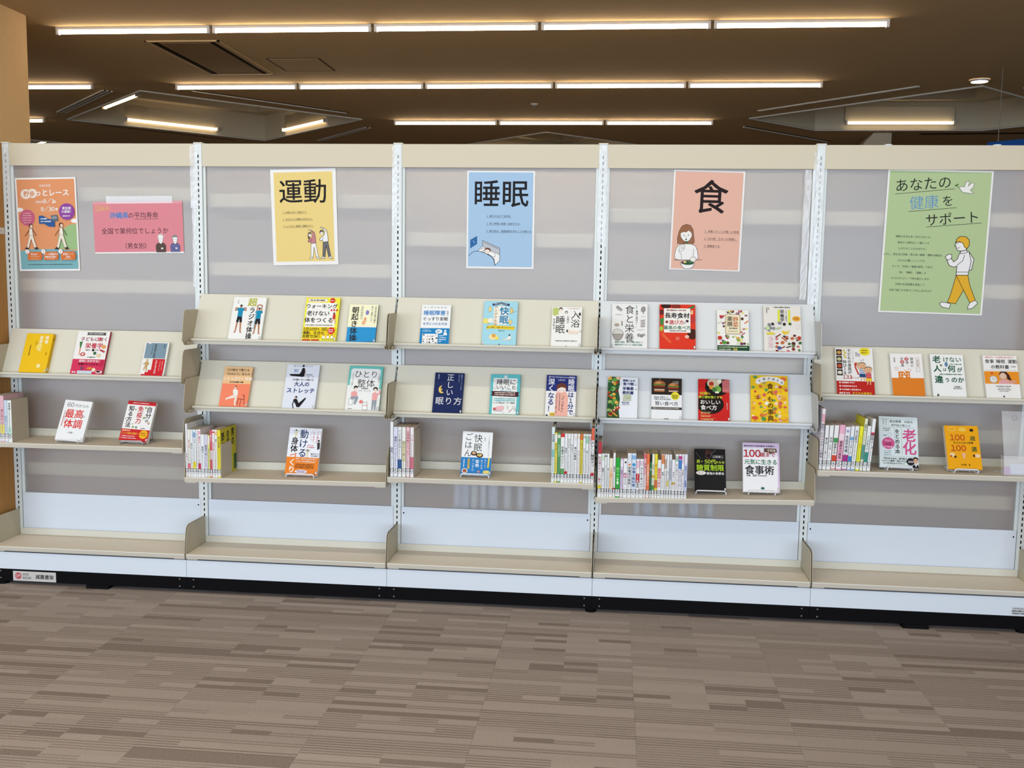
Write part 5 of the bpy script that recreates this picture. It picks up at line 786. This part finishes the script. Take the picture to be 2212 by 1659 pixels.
display(4.138, 0.957, 0.132, 0.188, 0.014, 'l', '#f4f5f3', [t('#1f5a3c', '老', 19, 17, 26, 2), t('#1f5a3c', 'けない', 66, 17, 19, 1), g('#3a6a50', 58, 33, 38, 4.4), t('#1f5a3c', '人', 19, 48, 24, 2), t('#1f5a3c', 'は', 41, 51, 12, 1), t('#1f5a3c', '何', 62, 48, 24, 2), t('#1f5a3c', 'が', 86, 51, 17, 1), e('#8a9a6a', 31, 37, 4), e('#6a8ab0', 47, 34, 5, 8), g('#3a6a50', 24, 67, 72, 4.6), t('#1f5a3c', '違', 21, 84, 26, 2), t('#1f5a3c', 'う', 46, 86, 16, 1), t('#1f5a3c', 'のか', 77, 85, 20, 1), t(N1, '山岸昌一', 76, 108, 6, 1), g('#6a6560', 62, 114, 28, 3), p(N1, (10, 139), (14, 131), (18, 139))], 'white paperback with big dark green lettering', -0.3, lab=False)
display(4.350, 0.957, 0.135, 0.188, 0.014, 'l', '#f4f2ee', [t('#d9605a', '最新科学！日本医療が解き明かす', 50, 6, 5.6, 1), t(N1, '食事', 19, 19, 13.5, 1), t(N1, '睡眠', 52, 19, 13.5, 1), t(N1, '運動', 86, 19, 13.5, 1), t(N1, 'の教科書', 48, 37, 13.5, 1), g('#5a5552', 80, 36, 16, 3), l('#8a8480', 0.5, (4, 48), (96, 48)), r('#ef9628', 0, 52, 100, 92), e('#c9a48c', 54, 66, 12, 13), p('#4a2a20', (42, 62), (48, 52), (64, 52), (72, 62), (78, 80), (66, 80), (64, 62), (46, 64)), e('#e6c2aa', 54, 66, 9, 10), p('#e8a8a8', (42, 80), (68, 78), (84, 92), (38, 92)), p('#d9a288', (66, 82), (90, 80), (92, 88), (70, 90)), e('#d9543a', 22, 58, 4), e('#e8e4de', 25, 78, 12), ring('#9a948e', 1.4, 25, 78, 11), l(N1, 0.8, (25, 78), (22, 72)), l(N1, 0.8, (25, 78), (30, 76)), g('#5a5552', 30, 100, 46, 3.4), g('#8a8480', 36, 106, 36, 2.8), g('#8a8480', 34, 111, 40, 2.8), g('#8a8480', 38, 116, 30, 2.8), e('#4a4a4a', 50, 133, 2.6)], 'white paperback with an orange strip showing a woman and an alarm clock', -0.3, lab=False)
stood(3.940, -0.160, 0.650, 0.155, 0.214, 0.016, 'l', '#dfe9ea', [l('#8a9a9e', 0.5, (8, 6), (92, 6)), l('#8a9a9e', 0.5, (26, 8), (26, 26)), v(N1, '日立人', 19, 7, 5.6), v(N1, 'を飲み', 12, 7, 5.2), t(N1, '老化物質', 43, 13, 7.6, 1), t(N1, 'AGEの', 77, 13, 7.6, 1), t(N1, '専門医が教える', 57, 23.5, 7.2, 0), l('#8a9a9e', 0.5, (8, 29), (92, 29)), v('#d2548c', '老化', 78, 31, 37, 2, 0.98, 0.95), v(N1, 'をとめる本', 47, 33, 13.6, 1), g('#5a6a6e', 11, 33, 22, 3.4), t('#5a6a6e', '山田昌一', 21, 38, 5), l('#8a9a9e', 0.5, (40, 30), (40, 102)), l('#8a9a9e', 0.5, (58, 30), (58, 102)), ring('#8a9a9e', 0.6, 27, 50, 5), g('#5a6a6e', 11, 52, 10, 3), e('#d2548c', 23, 73, 16), t('#f2dfe8', '老化の', 23, 66, 6), t('#5a1c3a', 'AGE', 23, 75, 9, 1), g('#f2dfe8', 13, 83, 20, 4), [g('#9aa6aa', 12, 94 + 5 * k, 20, 3) for k in range(3)], l('#8a9a9e', 0.5, (8, 108), (92, 108)), [t(N1, s_, 38, 114 + 6.6 * k, 5.4, 1) for k, s_ in enumerate(('「老化あるある」専門医が', 'スパッと解答！明日すれば', 'いいかがわかりやすい！'))], e('#1f1a20', 79, 121, 10), t('#efe9ee', '200', 79, 121, 7, 1), e('#2a2020', 92, 114, 7, 6), e('#d9ae92', 92, 119, 6, 7), l('#2a2020', 0.7, (87, 118), (97, 118)), p('#1f1a1c', (82, 138), (86, 129), (98, 129), (100, 138)), p('#f0ece8', (90, 129), (95, 129), (92.5, 136))], 'pale blue-grey paperback with huge pink lettering, on the right flat shelf', 20, 0.9, lab=False, stm=WIRE, stl='white wire stand under the pink lettered paperback', sw=0.05)
stood(4.199, -0.168, 0.650, 0.134, 0.187, 0.020, 'l', '#f4ac18', [ring('#f6dc9a', 1.0, 22, 11, 12, 6), e('#f2c85a', 53, 12, 11, 7), e('#3a2a1c', 80, 14, 6, 5), t('#c2521c', '100', 36, 38, 25, 2), t('#3f5a2a', '歳', 81, 40, 17, 1), t('#3a2a1c', '生きるための習慣', 52, 55, 7.4, 1), t('#c2521c', '100', 36, 72, 25, 2), t('#3f5a2a', '選', 82, 75, 17, 1), e('#f3d9a4', 16, 94, 8, 7), e('#c2521c', 12, 98, 3), e('#6a3a1c', 24, 100, 4), p('#f2b99a', (44, 88), (56, 88), (52, 106), (48, 106)), e('#4a2a1c', 80, 96, 4), e('#f3d2ac', 90, 96, 8, 6), t('#6a3a0c', '中村朗　著', 52, 125, 5.6, 1)], 'amber paperback with big red numerals on a wire stand, right flat shelf', 26, -0.6, back='#f0ece0', sidecol='#efe8d6', lab=False, stm=WIRE, stl='white wire stand under the amber paperback', sw=0.046)
# clear leaflet holder at the right end, empty but for scraps of lilac paper
t_ = empty('leaflet_holder', (4.40, -0.16, 0.650), 'empty clear leaflet holder with lilac scraps at the right end', 'holder'); off = (4.40, -0.16, 0.650)
b = MB(); x0, x1 = 4.338, 4.49
b.prism([(-0.19, 0.651), (-0.10, 0.651), (-0.10, 0.653), (-0.19, 0.653)], x0, x1, ACRYL)
b.prism([(-0.178, 0.653), (-0.10, 0.90), (-0.098, 0.90), (-0.176, 0.653)], x0 + 0.012, x1, ACRYL); b.prism([(-0.205, 0.653), (-0.185, 0.728), (-0.183, 0.728), (-0.203, 0.653)], x0, x1, ACRYL); b.prism([(-0.205, 0.653), (-0.17, 0.653), (-0.155, 0.728), (-0.184, 0.728)], x0, x0 + 0.002, ACRYL); b.build('pocket', t_, off)
b = MB(); b.prism([(-0.186, 0.654), (-0.178, 0.682), (-0.177, 0.682), (-0.185, 0.654)], x0 + 0.004, x0 + 0.03, ink('#b98ac0')); b.prism([(-0.182, 0.655), (-0.172, 0.695), (-0.171, 0.695), (-0.181, 0.655)], x0 + 0.028, x1 - 0.01, ink('#d4d9ea')); tag(b.build('paper_scrap', t_, off), 'lilac and pale blue paper')
b = MB(); b.tube([(4.398 + 0.009 * math.cos(a), -0.112, 0.875 + 0.009 * math.sin(a)) for a in [2 * math.pi * k / 14 for k in range(14)]], 0.0012, STEELW, 5, True); b.build('eyelet', t_, off)
# ---------------------------------------------------------------- books standing spine out
def slabel(w, h):       # the library's framed call label at the foot of a spine; mm, y down from the top
    y0, y1 = h - 37, h - 8; k = '#20222a'
    return [r('#f0f0ee', 0.4, y0 + 1, w - 0.4, y1 + 2), l(k, 1.5, (0.3, y0), (w - 0.3, y0)), l(k, 1.5, (0.3, y0 + 14), (w - 0.3, y0 + 14)), l(k, 1.0, (0.5, y0), (0.5, y0 + 14)), l(k, 1.0, (w - 0.5, y0), (w - 0.5, y0 + 14)), g('#4a4a52', w * 0.25, y0 + 5, w * 0.5, w * 0.25), g('#4a4a52', w * 0.25, y0 + 9.5, w * 0.5, w * 0.25), g('#4a4a52', w * 0.25, y0 + 20, w * 0.5, w * 0.25)]
GAP = 0.0007
def spine_book(x0, x1, z, h, y, col, ops, label, group, side=None, dep=None, tilt=0.0):
    w = (x1 - x0) * 1000 - 1.0; d = dep or (0.148 if h > 0.2 else 0.128)
    root = empty('book', ((x0 + x1) / 2, y, z + (math.sin(math.radians(tilt)) * w / 2000 if tilt else 0)), label, 'book', group, (0, math.radians(tilt), 0))
    W = w / 2000; c = ink(col); s = ink(side or col)
    b = MB(); b.box(-W, W, 0, 0.0008, 0, h, c); b.box(-W, -W + 0.0005, 0.0008, d, 0, h, s); b.box(W - 0.0005, W, 0.0008, d, 0, h, s); b.build('cover', root)
    b = MB(); b.box(-W + 0.0005, W - 0.0005, 0.0008, d - 0.002, 0.001, h - 0.0012, PAGES); b.build('pages', root)
    H = h * 1000
    art('spine_print', root, ops, 0.001, (-W, -0.0001, h)); art('spine_label', root, slabel(w, H), 0.001, (-W, -0.0004, h)); return root
def title(w, h, s, c=N1, top=14, size=None, b_=1, sub=None):
    z = size or min(w * 0.72, (h - 50 - top) / max(1, len(s))); o = [v(c, s, w / 2, top, z, b_)]
    yb = top + z * len(s) + 3
    if sub and yb < h - 44: o.append(g(sub, w / 2 - 1, yb, h - 42 - yb, max(2.2, w * 0.22), True))
    return o
def bands(w, *bs): return [r(c, 0, y0, w, y1) for c, y0, y1 in bs]
GR = '#7a7672'
# each: x0, x1, height, spine colour, title, title colour, top (mm), bands, label, extra
def row(z, y, group, items, tilt=0.0, dz=0.0):
    n = len(items)
    for k, it in enumerate(items):
        x0, x1, h, col, s, tc, top, bs, label = it[:9]; ex = it[9] if len(it) > 9 else {}
        w = (x1 - x0) * 1000 - 1.0; H = h * 1000
        o = [bands(w, *bs), title(w, H, s, tc, top, ex.get('size'), ex.get('b', 1), ex.get('sub', GR))] + ex.get('more', [])
        spine_book(x0, x1, z + dz * (k / max(1, n - 1)), h, y - ex.get('dy', 0), col, o, label, group, ex.get('side'), ex.get('dep'), tilt if isinstance(tilt, (int, float)) else tilt[k])
A_ = 'spine-out books at the left end of the first bay'
row(0.6505, -0.203, A_, [
    (0.020, 0.038, 0.208, '#c9c2bc', '健やか', N1, 16, [('#a9a39c', 90, 150)], 'grey spined book cut by the left picture edge, first bay'),
    (0.0385, 0.054, 0.208, '#e9ecec', '疲れ', N1, 16, [('#eee27a', 120, 165)], 'white spine with a yellow lower patch, beside the pink spine, first bay'),
    (0.0545, 0.073, 0.208, '#e6b9c2', '老いない', '#8a3a52', 60, [('#f2e27c', 130, 170)], 'tall pink spine with a yellow foot, first bay', {'side': '#e0b4ba'}),
    (0.0735, 0.0885, 0.188, '#cfdcea', '長生き', '#5a7a9a', 70, [], 'pale blue spine left of the beige covered book, first bay'),
    (0.089, 0.108, 0.188, '#eef4ee', '長寿脳', N1, 10, [('#cfeedd', 120, 160)], 'white spine with bold lettering and a plain beige side cover, first bay', {'side': '#c9bda8', 'size': 11})])
B_ = 'spine-out books at the left end of the second bay'
row(0.5235, -0.203, B_, [
    (0.9075, 0.917, 0.235, '#f0eeee', '骨を鍛える', '#a34a5a', 130, [], 'tallest white spine against the end plate, second bay', {'dep': 0.17}),
    (0.9175, 0.930, 0.210, '#f1efe2', '自分で治す', '#d2324a', 44, [('#ef6f8a', 150, 205)], 'cream spine with a pink lower band, second bay'),
    (0.9305, 0.9405, 0.210, '#eef0ee', '筋肉の本', N1, 60, [('#e9e2a8', 168, 176)], 'narrow white spine between the pink banded and blue topped spines'),
    (0.941, 0.955, 0.210, '#eef2f4', '健康になる', '#3a6aa4', 14, [('#f2e63a', 142, 172), ('#b9d2e8', 8, 34)], 'white spine with a blue head and yellow lower band, second bay'),
    (0.9555, 0.9645, 0.210, '#f2f1ee', '歩く', N1, 18, [], 'narrow plain white spine right of the yellow banded one, second bay'),
    (0.965, 0.977, 0.212, '#f2eef0', '関節の本', '#d23a5a', 30, [('#d92a58', 150, 176), ('#f0b4c4', 8, 22)], 'white spine with a crimson lower band, second bay'),
    (0.9775, 0.993, 0.190, '#f0f1f3', '健康法', '#5a6a7a', 52, [], 'shorter white spine beside the lavender one, second bay'),
    (0.9935, 1.008, 0.190, '#dcd6ea', '整体学入門', '#3a3a4a', 46, [], 'shorter lavender spine, second bay'),
    (1.0085, 1.018, 0.188, '#e4e48a', '足の本', '#5a7a2a', 60, [('#f2f0d8', 6, 40)], 'yellow green spine right of the lavender one, second bay'),
    (1.0185, 1.0285, 0.210, '#e3606e', '腰痛を治す', '#f6e4e4', 20, [('#f0d9dc', 90, 130)], 'rose red spine, second bay'),
    (1.029, 1.040, 0.212, '#f1ecea', '若返る体操', '#c23a4a', 56, [('#c9404a', 8, 14)], 'white spine with red lettering right of the rose red one, second bay'),
    (1.0405, 1.0515, 0.212, '#f3f0ea', '体幹', N1, 40, [('#f2c29a', 8, 24)], 'white spine with a peach head next to the yellow spine, second bay'),
    (1.052, 1.0665, 0.212, '#efdf3c', '男の自宅筋トレ', N1, 30, [], 'yellow spine whose side cover shows huge black characters', {'side': '#d9cc3a', 'dep': 0.182})])
# the cover of that last book faces along the shelf; a perforated bookend stands against it
art('side_print', bpy.data.objects['book.%03d' % 0] if False else [o for o in COL.objects if o.get('label', '').startswith('yellow spine whose')][0],
    [v('#241f1a', '筋トレ', 28, 14, 38, 2, 0.95), v('#241f1a', '自宅', 84, 12, 34, 2, 0.95), v('#241f1a', '男の', 140, 8, 40, 2, 0.9), r('#3f6a3a', 150, 130, 181, 200)], 0.001, (0.00695, 0.001, 0.212), (0, 1, 0), (0, 0, 1), (1, 0, 0))
def bookend(x, z, y0, y1, h, label, holes=True):
    t_ = empty('bookend', (x, (y0 + y1) / 2, z), label, 'bookend'); off = (x, (y0 + y1) / 2, z); b = MB()
    n = 5; rc = 0.008
    poly = [(y0, z), (y1, z), (y1, z + h - rc), (y1 - rc, z + h), (y0 + rc * 0.4, z + h), (y0, z + h - rc * 0.4)]
    b.prism(poly, x, x + 0.0012, BOOKEND); b.box(x - 0.03, x + 0.0012, y0 + 0.01, y1 - 0.01, z - 0.0002, z + 0.0008, BOOKEND); b.build('plate', t_, off)
    if holes:
        b = MB()
        for a in range(5):
            for c in range(4):
                yy, zz = y0 + 0.022 + a * 0.02 + 0.004 * (c % 2), z + 0.05 + c * 0.017 + a * 0.003
                b.add([(x + 0.0014, yy + 0.0016 * math.cos(k), zz + 0.0016 * math.sin(k)) for k in [math.pi * j / 4 for j in range(8)]], [tuple(range(8))], DARK)
        tag(b.build('perforation', t_, off), kind='stuff')
bookend(1.0685, 0.5245, -0.204, -0.085, 0.148, 'beige perforated metal bookend against the yellow book')
C_ = 'spine-out books at the left end of the middle bay'
row(0.557, -0.203, C_, [
    (1.8195, 1.832, 0.238, '#f0f1f2', '睡眠ブック', '#3a4a8a', 110, [], 'tallest white spine at the left end of the middle bay', {'dep': 0.16, 'size': 11}),
    (1.8335, 1.851, 0.216, '#dfe0f2', '睡眠にいいこと', '#24306a', 40, [], 'pale lilac spine with dark blue lettering, middle bay'),
    (1.8525, 1.868, 0.216, '#eef1f3', 'ぐっすり眠る方法', N1, 12, [('#2a5a9a', 140, 208)], 'white spine with a blue lower band, left block of the middle bay', {'size': 10}),
    (1.870, 1.886, 0.216, '#f1efe8', '夜デザイン術', '#6a6a62', 60, [('#e0d9b0', 60, 150)], 'white spine with a pale straw panel, left block of the middle bay'),
    (1.888, 1.904, 0.216, '#f2c9cf', '自律神経セルフケア', '#a4324a', 16, [], 'light pink spine with crimson lettering, middle bay', {'size': 12}),
    (1.906, 1.921, 0.216, '#f4ecec', '心と体', '#c9808a', 30, [('#e0788a', 128, 208)], 'white spine with a rose lower half and beige side cover, middle bay', {'side': '#d6c8c0'})])
bookend(1.923, 0.557, -0.20, -0.07, 0.20, 'plain beige bookend right of the pink spines, middle bay', False)
D_ = 'spine-out books at the right end of the middle bay'
def dot(w, y, c='#c9243a'): return [e(c, w / 2, y, w * 0.55)]
row(0.5572, -0.203, D_, [
    (2.510, 2.5225, 0.236, '#dfeeee', '野菜図鑑', N1, 30, [('#8fd0cc', 96, 128)], 'tall white spine with a turquoise panel, right block of the middle bay', {'dep': 0.17}),
    (2.523, 2.534, 0.212, '#efdf5a', '決まる食べ方', N1, 45, [('#f2efe4', 8, 40)], 'yellow spine left of the green one, middle bay'),
    (2.5345, 2.5475, 0.212, '#5fa06a', 'サラダサロン', '#e8f2e4', 50, [('#d9e4c8', 8, 22)], 'mid green spine, right block of the middle bay'),
    (2.548, 2.5645, 0.210, '#f2f1ee', '栄養学の○と×', '#2a5a3c', 55, [('#d23a3a', 0, 16), ('#6aa85a', 150, 174)], 'white spine with a red head and green foot, middle bay', {'size': 12.5}),
    (2.565, 2.577, 0.210, '#f0f0f2', '健康食', '#4a4a5a', 60, [], 'white spine with a crimson dot above the label, next to the red headed spine', {'more': dot(11, 166)}),
    (2.5775, 2.5895, 0.210, '#f2f2f1', 'はればれ', '#4a3a3a', 20, [], 'white spine with wavy brush lettering, two right of the red headed spine', {'b': 0, 'size': 11}),
    (2.590, 2.6015, 0.210, '#eef0ee', '体が温まる', '#6a7a6a', 45, [], 'white spine with pale grey lettering, middle of the right block'),
    (2.602, 2.617, 0.210, '#f1f1f3', '食べ方事典', N1, 55, [('#e9e2e2', 8, 30)], 'wider white spine with heavy black lettering, right block of the middle bay', {'size': 11.5}),
    (2.6175, 2.629, 0.210, '#f2f0ee', 'からだ', '#b0607a', 70, [('#e9dfc2', 8, 20)], 'white spine with mauve lettering left of the mustard spine, middle bay'),
    (2.6295, 2.6415, 0.210, '#dfcf4a', 'ミネラル', '#6a4a1a', 35, [('#e2763a', 0, 26)], 'mustard spine with an orange head, middle bay'),
    (2.642, 2.6525, 0.210, '#eef0f2', 'みそ汁', N1, 60, [('#b9c9a4', 8, 18)], 'thin white spine right of the mustard one, middle bay'),
    (2.653, 2.6645, 0.210, '#edf1ee', '腸活', '#3a7a5a', 70, [('#a4d4b4', 8, 40)], 'white spine with a mint head, middle bay'),
    (2.665, 2.6755, 0.210, '#f3eef0', '酵素玄米', '#7a4a5a', 16, [('#e6a8b4', 8, 16)], 'white spine with a pink bar left of the tall red headed spine, middle bay'),
    (2.676, 2.6895, 0.236, '#f2efee', 'おいしい糖質オフ', N1, 54, [('#dd6a50', 0, 52)], 'tall white spine with a salmon red head and crimson dot at its foot, middle bay', {'more': dot(12.5, 196), 'dep': 0.17, 'size': 14})])
E_ = 'long block of spine-out books in the fourth bay'
row(0.5015, -0.205, E_, [
    (2.7055, 2.721, 0.236, '#f2f0ee', '防水病のおいしい解立', '#a42a4a', 62, [('#b93a48', 0, 52), ('#e4d43a', 184, 200)], 'tall white spine with a dark red head at the block start, fourth bay', {'size': 11.5, 'dep': 0.17}),
    (2.7215, 2.7335, 0.186, '#eef0f2', '健康スムージー', N1, 60, [('#cfe4c4', 8, 30)], 'white spine with a pale green head, second in the long block', {'size': 9}),
    (2.734, 2.7435, 0.186, '#eceeee', 'だし', '#5a5a62', 50, [('#4a4a52', 8, 13)], 'thin white spine with a dark bar on top, third in the long block'),
    (2.744, 2.7535, 0.186, '#eaf0ee', '味噌', '#3a4a4a', 60, [], 'thin greenish white spine, fourth in the long block'),
    (2.754, 2.769, 0.167, '#f4ead4', '玄米食養', '#e08a4a', 40, [('#f4d8b4', 60, 130)], 'short cream spine with orange lettering, fourth bay'),
    (2.7695, 2.7795, 0.190, '#f1f2f3', '食事革命', N1, 56, [('#d42a2a', 148, 178)], 'white spine with a bright red foot left of the vivid green spine'),
    (2.780, 2.799, 0.170, '#2fa83a', '緑でやせる', '#9ae08a', 40, [('#1f8a34', 130, 134)], 'vivid green spine, fourth bay', {'more': [e('#f2f6e8', 9, 92, 3.5), r('#f2f6e8', 5, 100, 13, 112)]}),
    (2.7995, 2.812, 0.168, '#d9c4de', '菜根たん', '#7a3a8a', 50, [('#efe6f2', 8, 36)], 'lavender spine right of the vivid green one'),
    (2.8125, 2.829, 0.168, '#f2eff0', '新 BOOK', '#2a5a4a', 60, [('#f0b4c8', 62, 82)], 'short white spine ending in black capital letters', {'more': [e(N1, 8, 16, 4)]}),
    (2.8295, 2.846, 0.191, '#eef0f2', '栄養成分事典', N1, 56, [('#dfe4ea', 8, 34)], 'white spine with an orange disc above black lettering', {'more': [e('#e2763a', 8, 48, 4.6)], 'size': 13}),
    (2.8465, 2.865, 0.191, '#dbe7f4', '栄養の教科書', '#1f3a7a', 58, [('#8fbbe4', 8, 26)], 'pale blue spine with a blue disc, fourth bay', {'more': [e('#3a9ad0', 8.6, 48, 7)], 'size': 14}),
    (2.8655, 2.8795, 0.168, '#f2eef0', '食事術', N1, 96, [('#e9c4d2', 8, 40), ('#cf2a3a', 62, 100)], 'short white spine with a red lozenge, fourth bay', {'more': [v('#f4e4e4', 'アミノ酸', 6.5, 64, 8.6, 1)], 'size': 9}),
    (2.880, 2.8965, 0.168, '#f1f1f2', 'まとめて食べなさい', N1, 34, [('#d9c9d4', 8, 28)], 'short white spine with bold black lettering right of the red lozenge', {'size': 11}),
    (2.897, 2.9075, 0.191, '#efb4bc', '食べ順', '#8a2a4a', 40, [('#e06a7a', 2, 20), ('#f3e0e2', 90, 150)], 'pink spine left of the bright orange one, fourth bay'),
    (2.908, 2.921, 0.191, '#ef7a4a', '大豆は血管をきれい', '#f6e0d2', 44, [], 'bright orange spine, fourth bay', {'size': 10}),
    (2.9215, 2.930, 0.191, '#2f7a4a', '野菜', '#d9e8c4', 60, [('#1f2a22', 2, 34)], 'dark green spine with a black head, fourth bay'),
    (2.9305, 2.9415, 0.191, '#f2ecd8', '免疫食', '#6a8a3a', 44, [('#e2b03a', 90, 100), ('#5a9a4a', 132, 152)], 'cream spine between the dark green and bright yellow spines'),
    (2.942, 2.9535, 0.191, '#f0e236', '豆乳レシピ', '#c93a2a', 40, [('#e2763a', 110, 144)], 'bright yellow spine with an orange patch, fourth bay'),
    (2.954, 2.969, 0.167, '#f2efee', '糖質制限の教科', '#d23a3a', 34, [('#f0c8c4', 40, 80)], 'short white spine with red lettering right of the bright yellow one', {'size': 12}),
    (2.9695, 2.982, 0.191, '#f1eff0', '朝食', N1, 74, [('#e08a5a', 2, 40)], 'white spine with a terracotta head, fourth bay'),
    (2.9825, 2.991, 0.191, '#f2eeea', 'だしの本', '#5a3a2a', 70, [('#c9a48a', 20, 60)], 'thin white spine with a tan upper panel, fourth bay'),
    (2.9915, 3.0015, 0.191, '#eeeff1', '食の力', GR, 70, [('#e8dc8a', 110, 136)], 'thin white spine with a straw patch low down, fourth bay'),
    (3.002, 3.0125, 0.191, '#e6e7ea', '塩', '#7a7a86', 60, [('#b9bcc6', 24, 110)], 'pale grey spine in the right half of the long block'),
    (3.013, 3.0265, 0.170, '#f0f0f2', '水の力', N1, 50, [('#d4b04a', 96, 106)], 'short white spine with a gold spot, fourth bay'),
    (3.027, 3.0395, 0.193, '#f2f0ee', '丸ごと食べる', '#4a5a6a', 40, [('#a9c4b0', 8, 30)], 'white spine with a sage head left of the magenta one'),
    (3.040, 3.0525, 0.194, '#eceaf2', 'コレステロール', '#3a3a4a', 60, [('#c93a8a', 8, 22), ('#4a86cf', 24, 62)], 'white spine with magenta and blue head panels', {'size': 11}),
    (3.053, 3.0635, 0.194, '#f1eef2', '中性脂肪', '#6a6a7a', 64, [('#e4cfe2', 8, 40)], 'white spine with a pale lilac head, second from the right end of the long block'),
    (3.064, 3.0765, 0.195, '#d3d6f0', '筋肉のサプリ栄養素', '#3a4a9a', 50, [('#e9e9f4', 4, 40)], 'periwinkle spine closing the long block at its right end', {'side': '#e9e9ef', 'size': 10})], dz=0.0)
F_ = 'leaning spine-out books at the left end of the last bay'
row(0.6505, -0.203, F_, [
    (3.6075, 3.620, 0.252, '#ece4ea', '病院でわからなかった病気', '#3a2a3a', 60, [('#e4a8b4', 22, 56)], 'tallest white spine with a pink panel, beside the last upright', {'dep': 0.17, 'size': 12}),
    (3.622, 3.6365, 0.184, '#eff0ef', '養生訓', N1, 50, [], 'white spine with a small grey emblem, second in the last bay', {'more': [e('#9a9a9a', 6.5, 112, 4)]}),
    (3.638, 3.6535, 0.184, '#f2f2f0', '健康　正体', N1, 48, [], 'plain white spine with sparse black lettering, third in the last bay', {'size': 12, 'b': 0}),
    (3.655, 3.673, 0.185, '#f3f0ee', '健康大全', N1, 74, [('#e2462a', 124, 182), ('#4a9a5a', 52, 72)], 'white spine with a vermilion foot, last bay', {'size': 11}),
    (3.675, 3.697, 0.187, '#efb4ca', '健康法の真実', '#3a1f2c', 66, [('#f4dce4', 36, 62)], 'wide pink spine, last bay', {'size': 12.5}),
    (3.699, 3.7185, 0.180, '#eef0f1', '免疫学常識', '#2a2a4a', 36, [('#b0288a', 116, 178)], 'white spine with a magenta foot, last bay', {'size': 14, 'more': [e('#a9a4d0', 9, 18, 6)]}),
    (3.720, 3.734, 0.183, '#eef1f4', 'マッサージ', N1, 60, [('#3a8ad0', 124, 180), ('#7ab0e0', 44, 58)], 'white spine with a blue foot, last bay', {'size': 11}),
    (3.7355, 3.7515, 0.184, '#f0f1ef', '自己診断法', N1, 16, [('#4a9ac8', 150, 182)], 'white spine left of the lemon yellow one, last bay', {'size': 10.5}),
    (3.753, 3.768, 0.184, '#f2ee3a', 'もっと体温', '#c9a81a', 40, [], 'lemon yellow spine, last bay'),
    (3.7695, 3.781, 0.216, '#e9ecd2', '医療の本', '#2a3a2a', 22, [('#5aa89a', 108, 168)], 'tall pale spine with a yellow side cover and teal band, last bay', {'side': '#e3dc3a'}),
    (3.7825, 3.797, 0.186, '#eef0ee', '人と予防する', '#2a6a5a', 40, [('#2f9a86', 108, 150)], 'white spine with a teal foot, second from the right in the last bay'),
    (3.7985, 3.812, 0.216, '#f0f1f2', '野菜スープ', N1, 62, [('#d23a5a', 56, 66)], 'tall white spine closing the leaning row in the last bay', {'side': '#e6e6ea', 'size': 13})], tilt=(1.2, 2.0, 2.4, 3.0, 3.2, 3.0, 3.2, 3.4, 3.6, 3.6, 3.8, 3.9))
# pale books on the other face, visible only as blurred streaks through the frosted panels
for bay_i, z, xs in ((2, 0.33, (2.07, 2.105, 2.15, 2.19, 2.235, 2.30, 2.36, 2.43)), (3, 0.36, (2.88, 2.93, 3.0, 3.08, 3.13, 3.2))):
    for k, x in enumerate(xs):
        root = empty('book', (x, 0.046, z), 'pale book showing only as a blurred streak through the %s frosted panel' % ('middle' if bay_i == 2 else 'fourth bay'), 'book', 'books blurred behind the frosted panels')
        b = MB(); w = (0.012, 0.02, 0.014)[k % 3]; b.box(-w, w, 0, 0.13, 0, 0.20, ink(('#eef0f4', '#dfe4ee', '#f0eee8')[k % 3])); b.build('cover', root)
make_art()
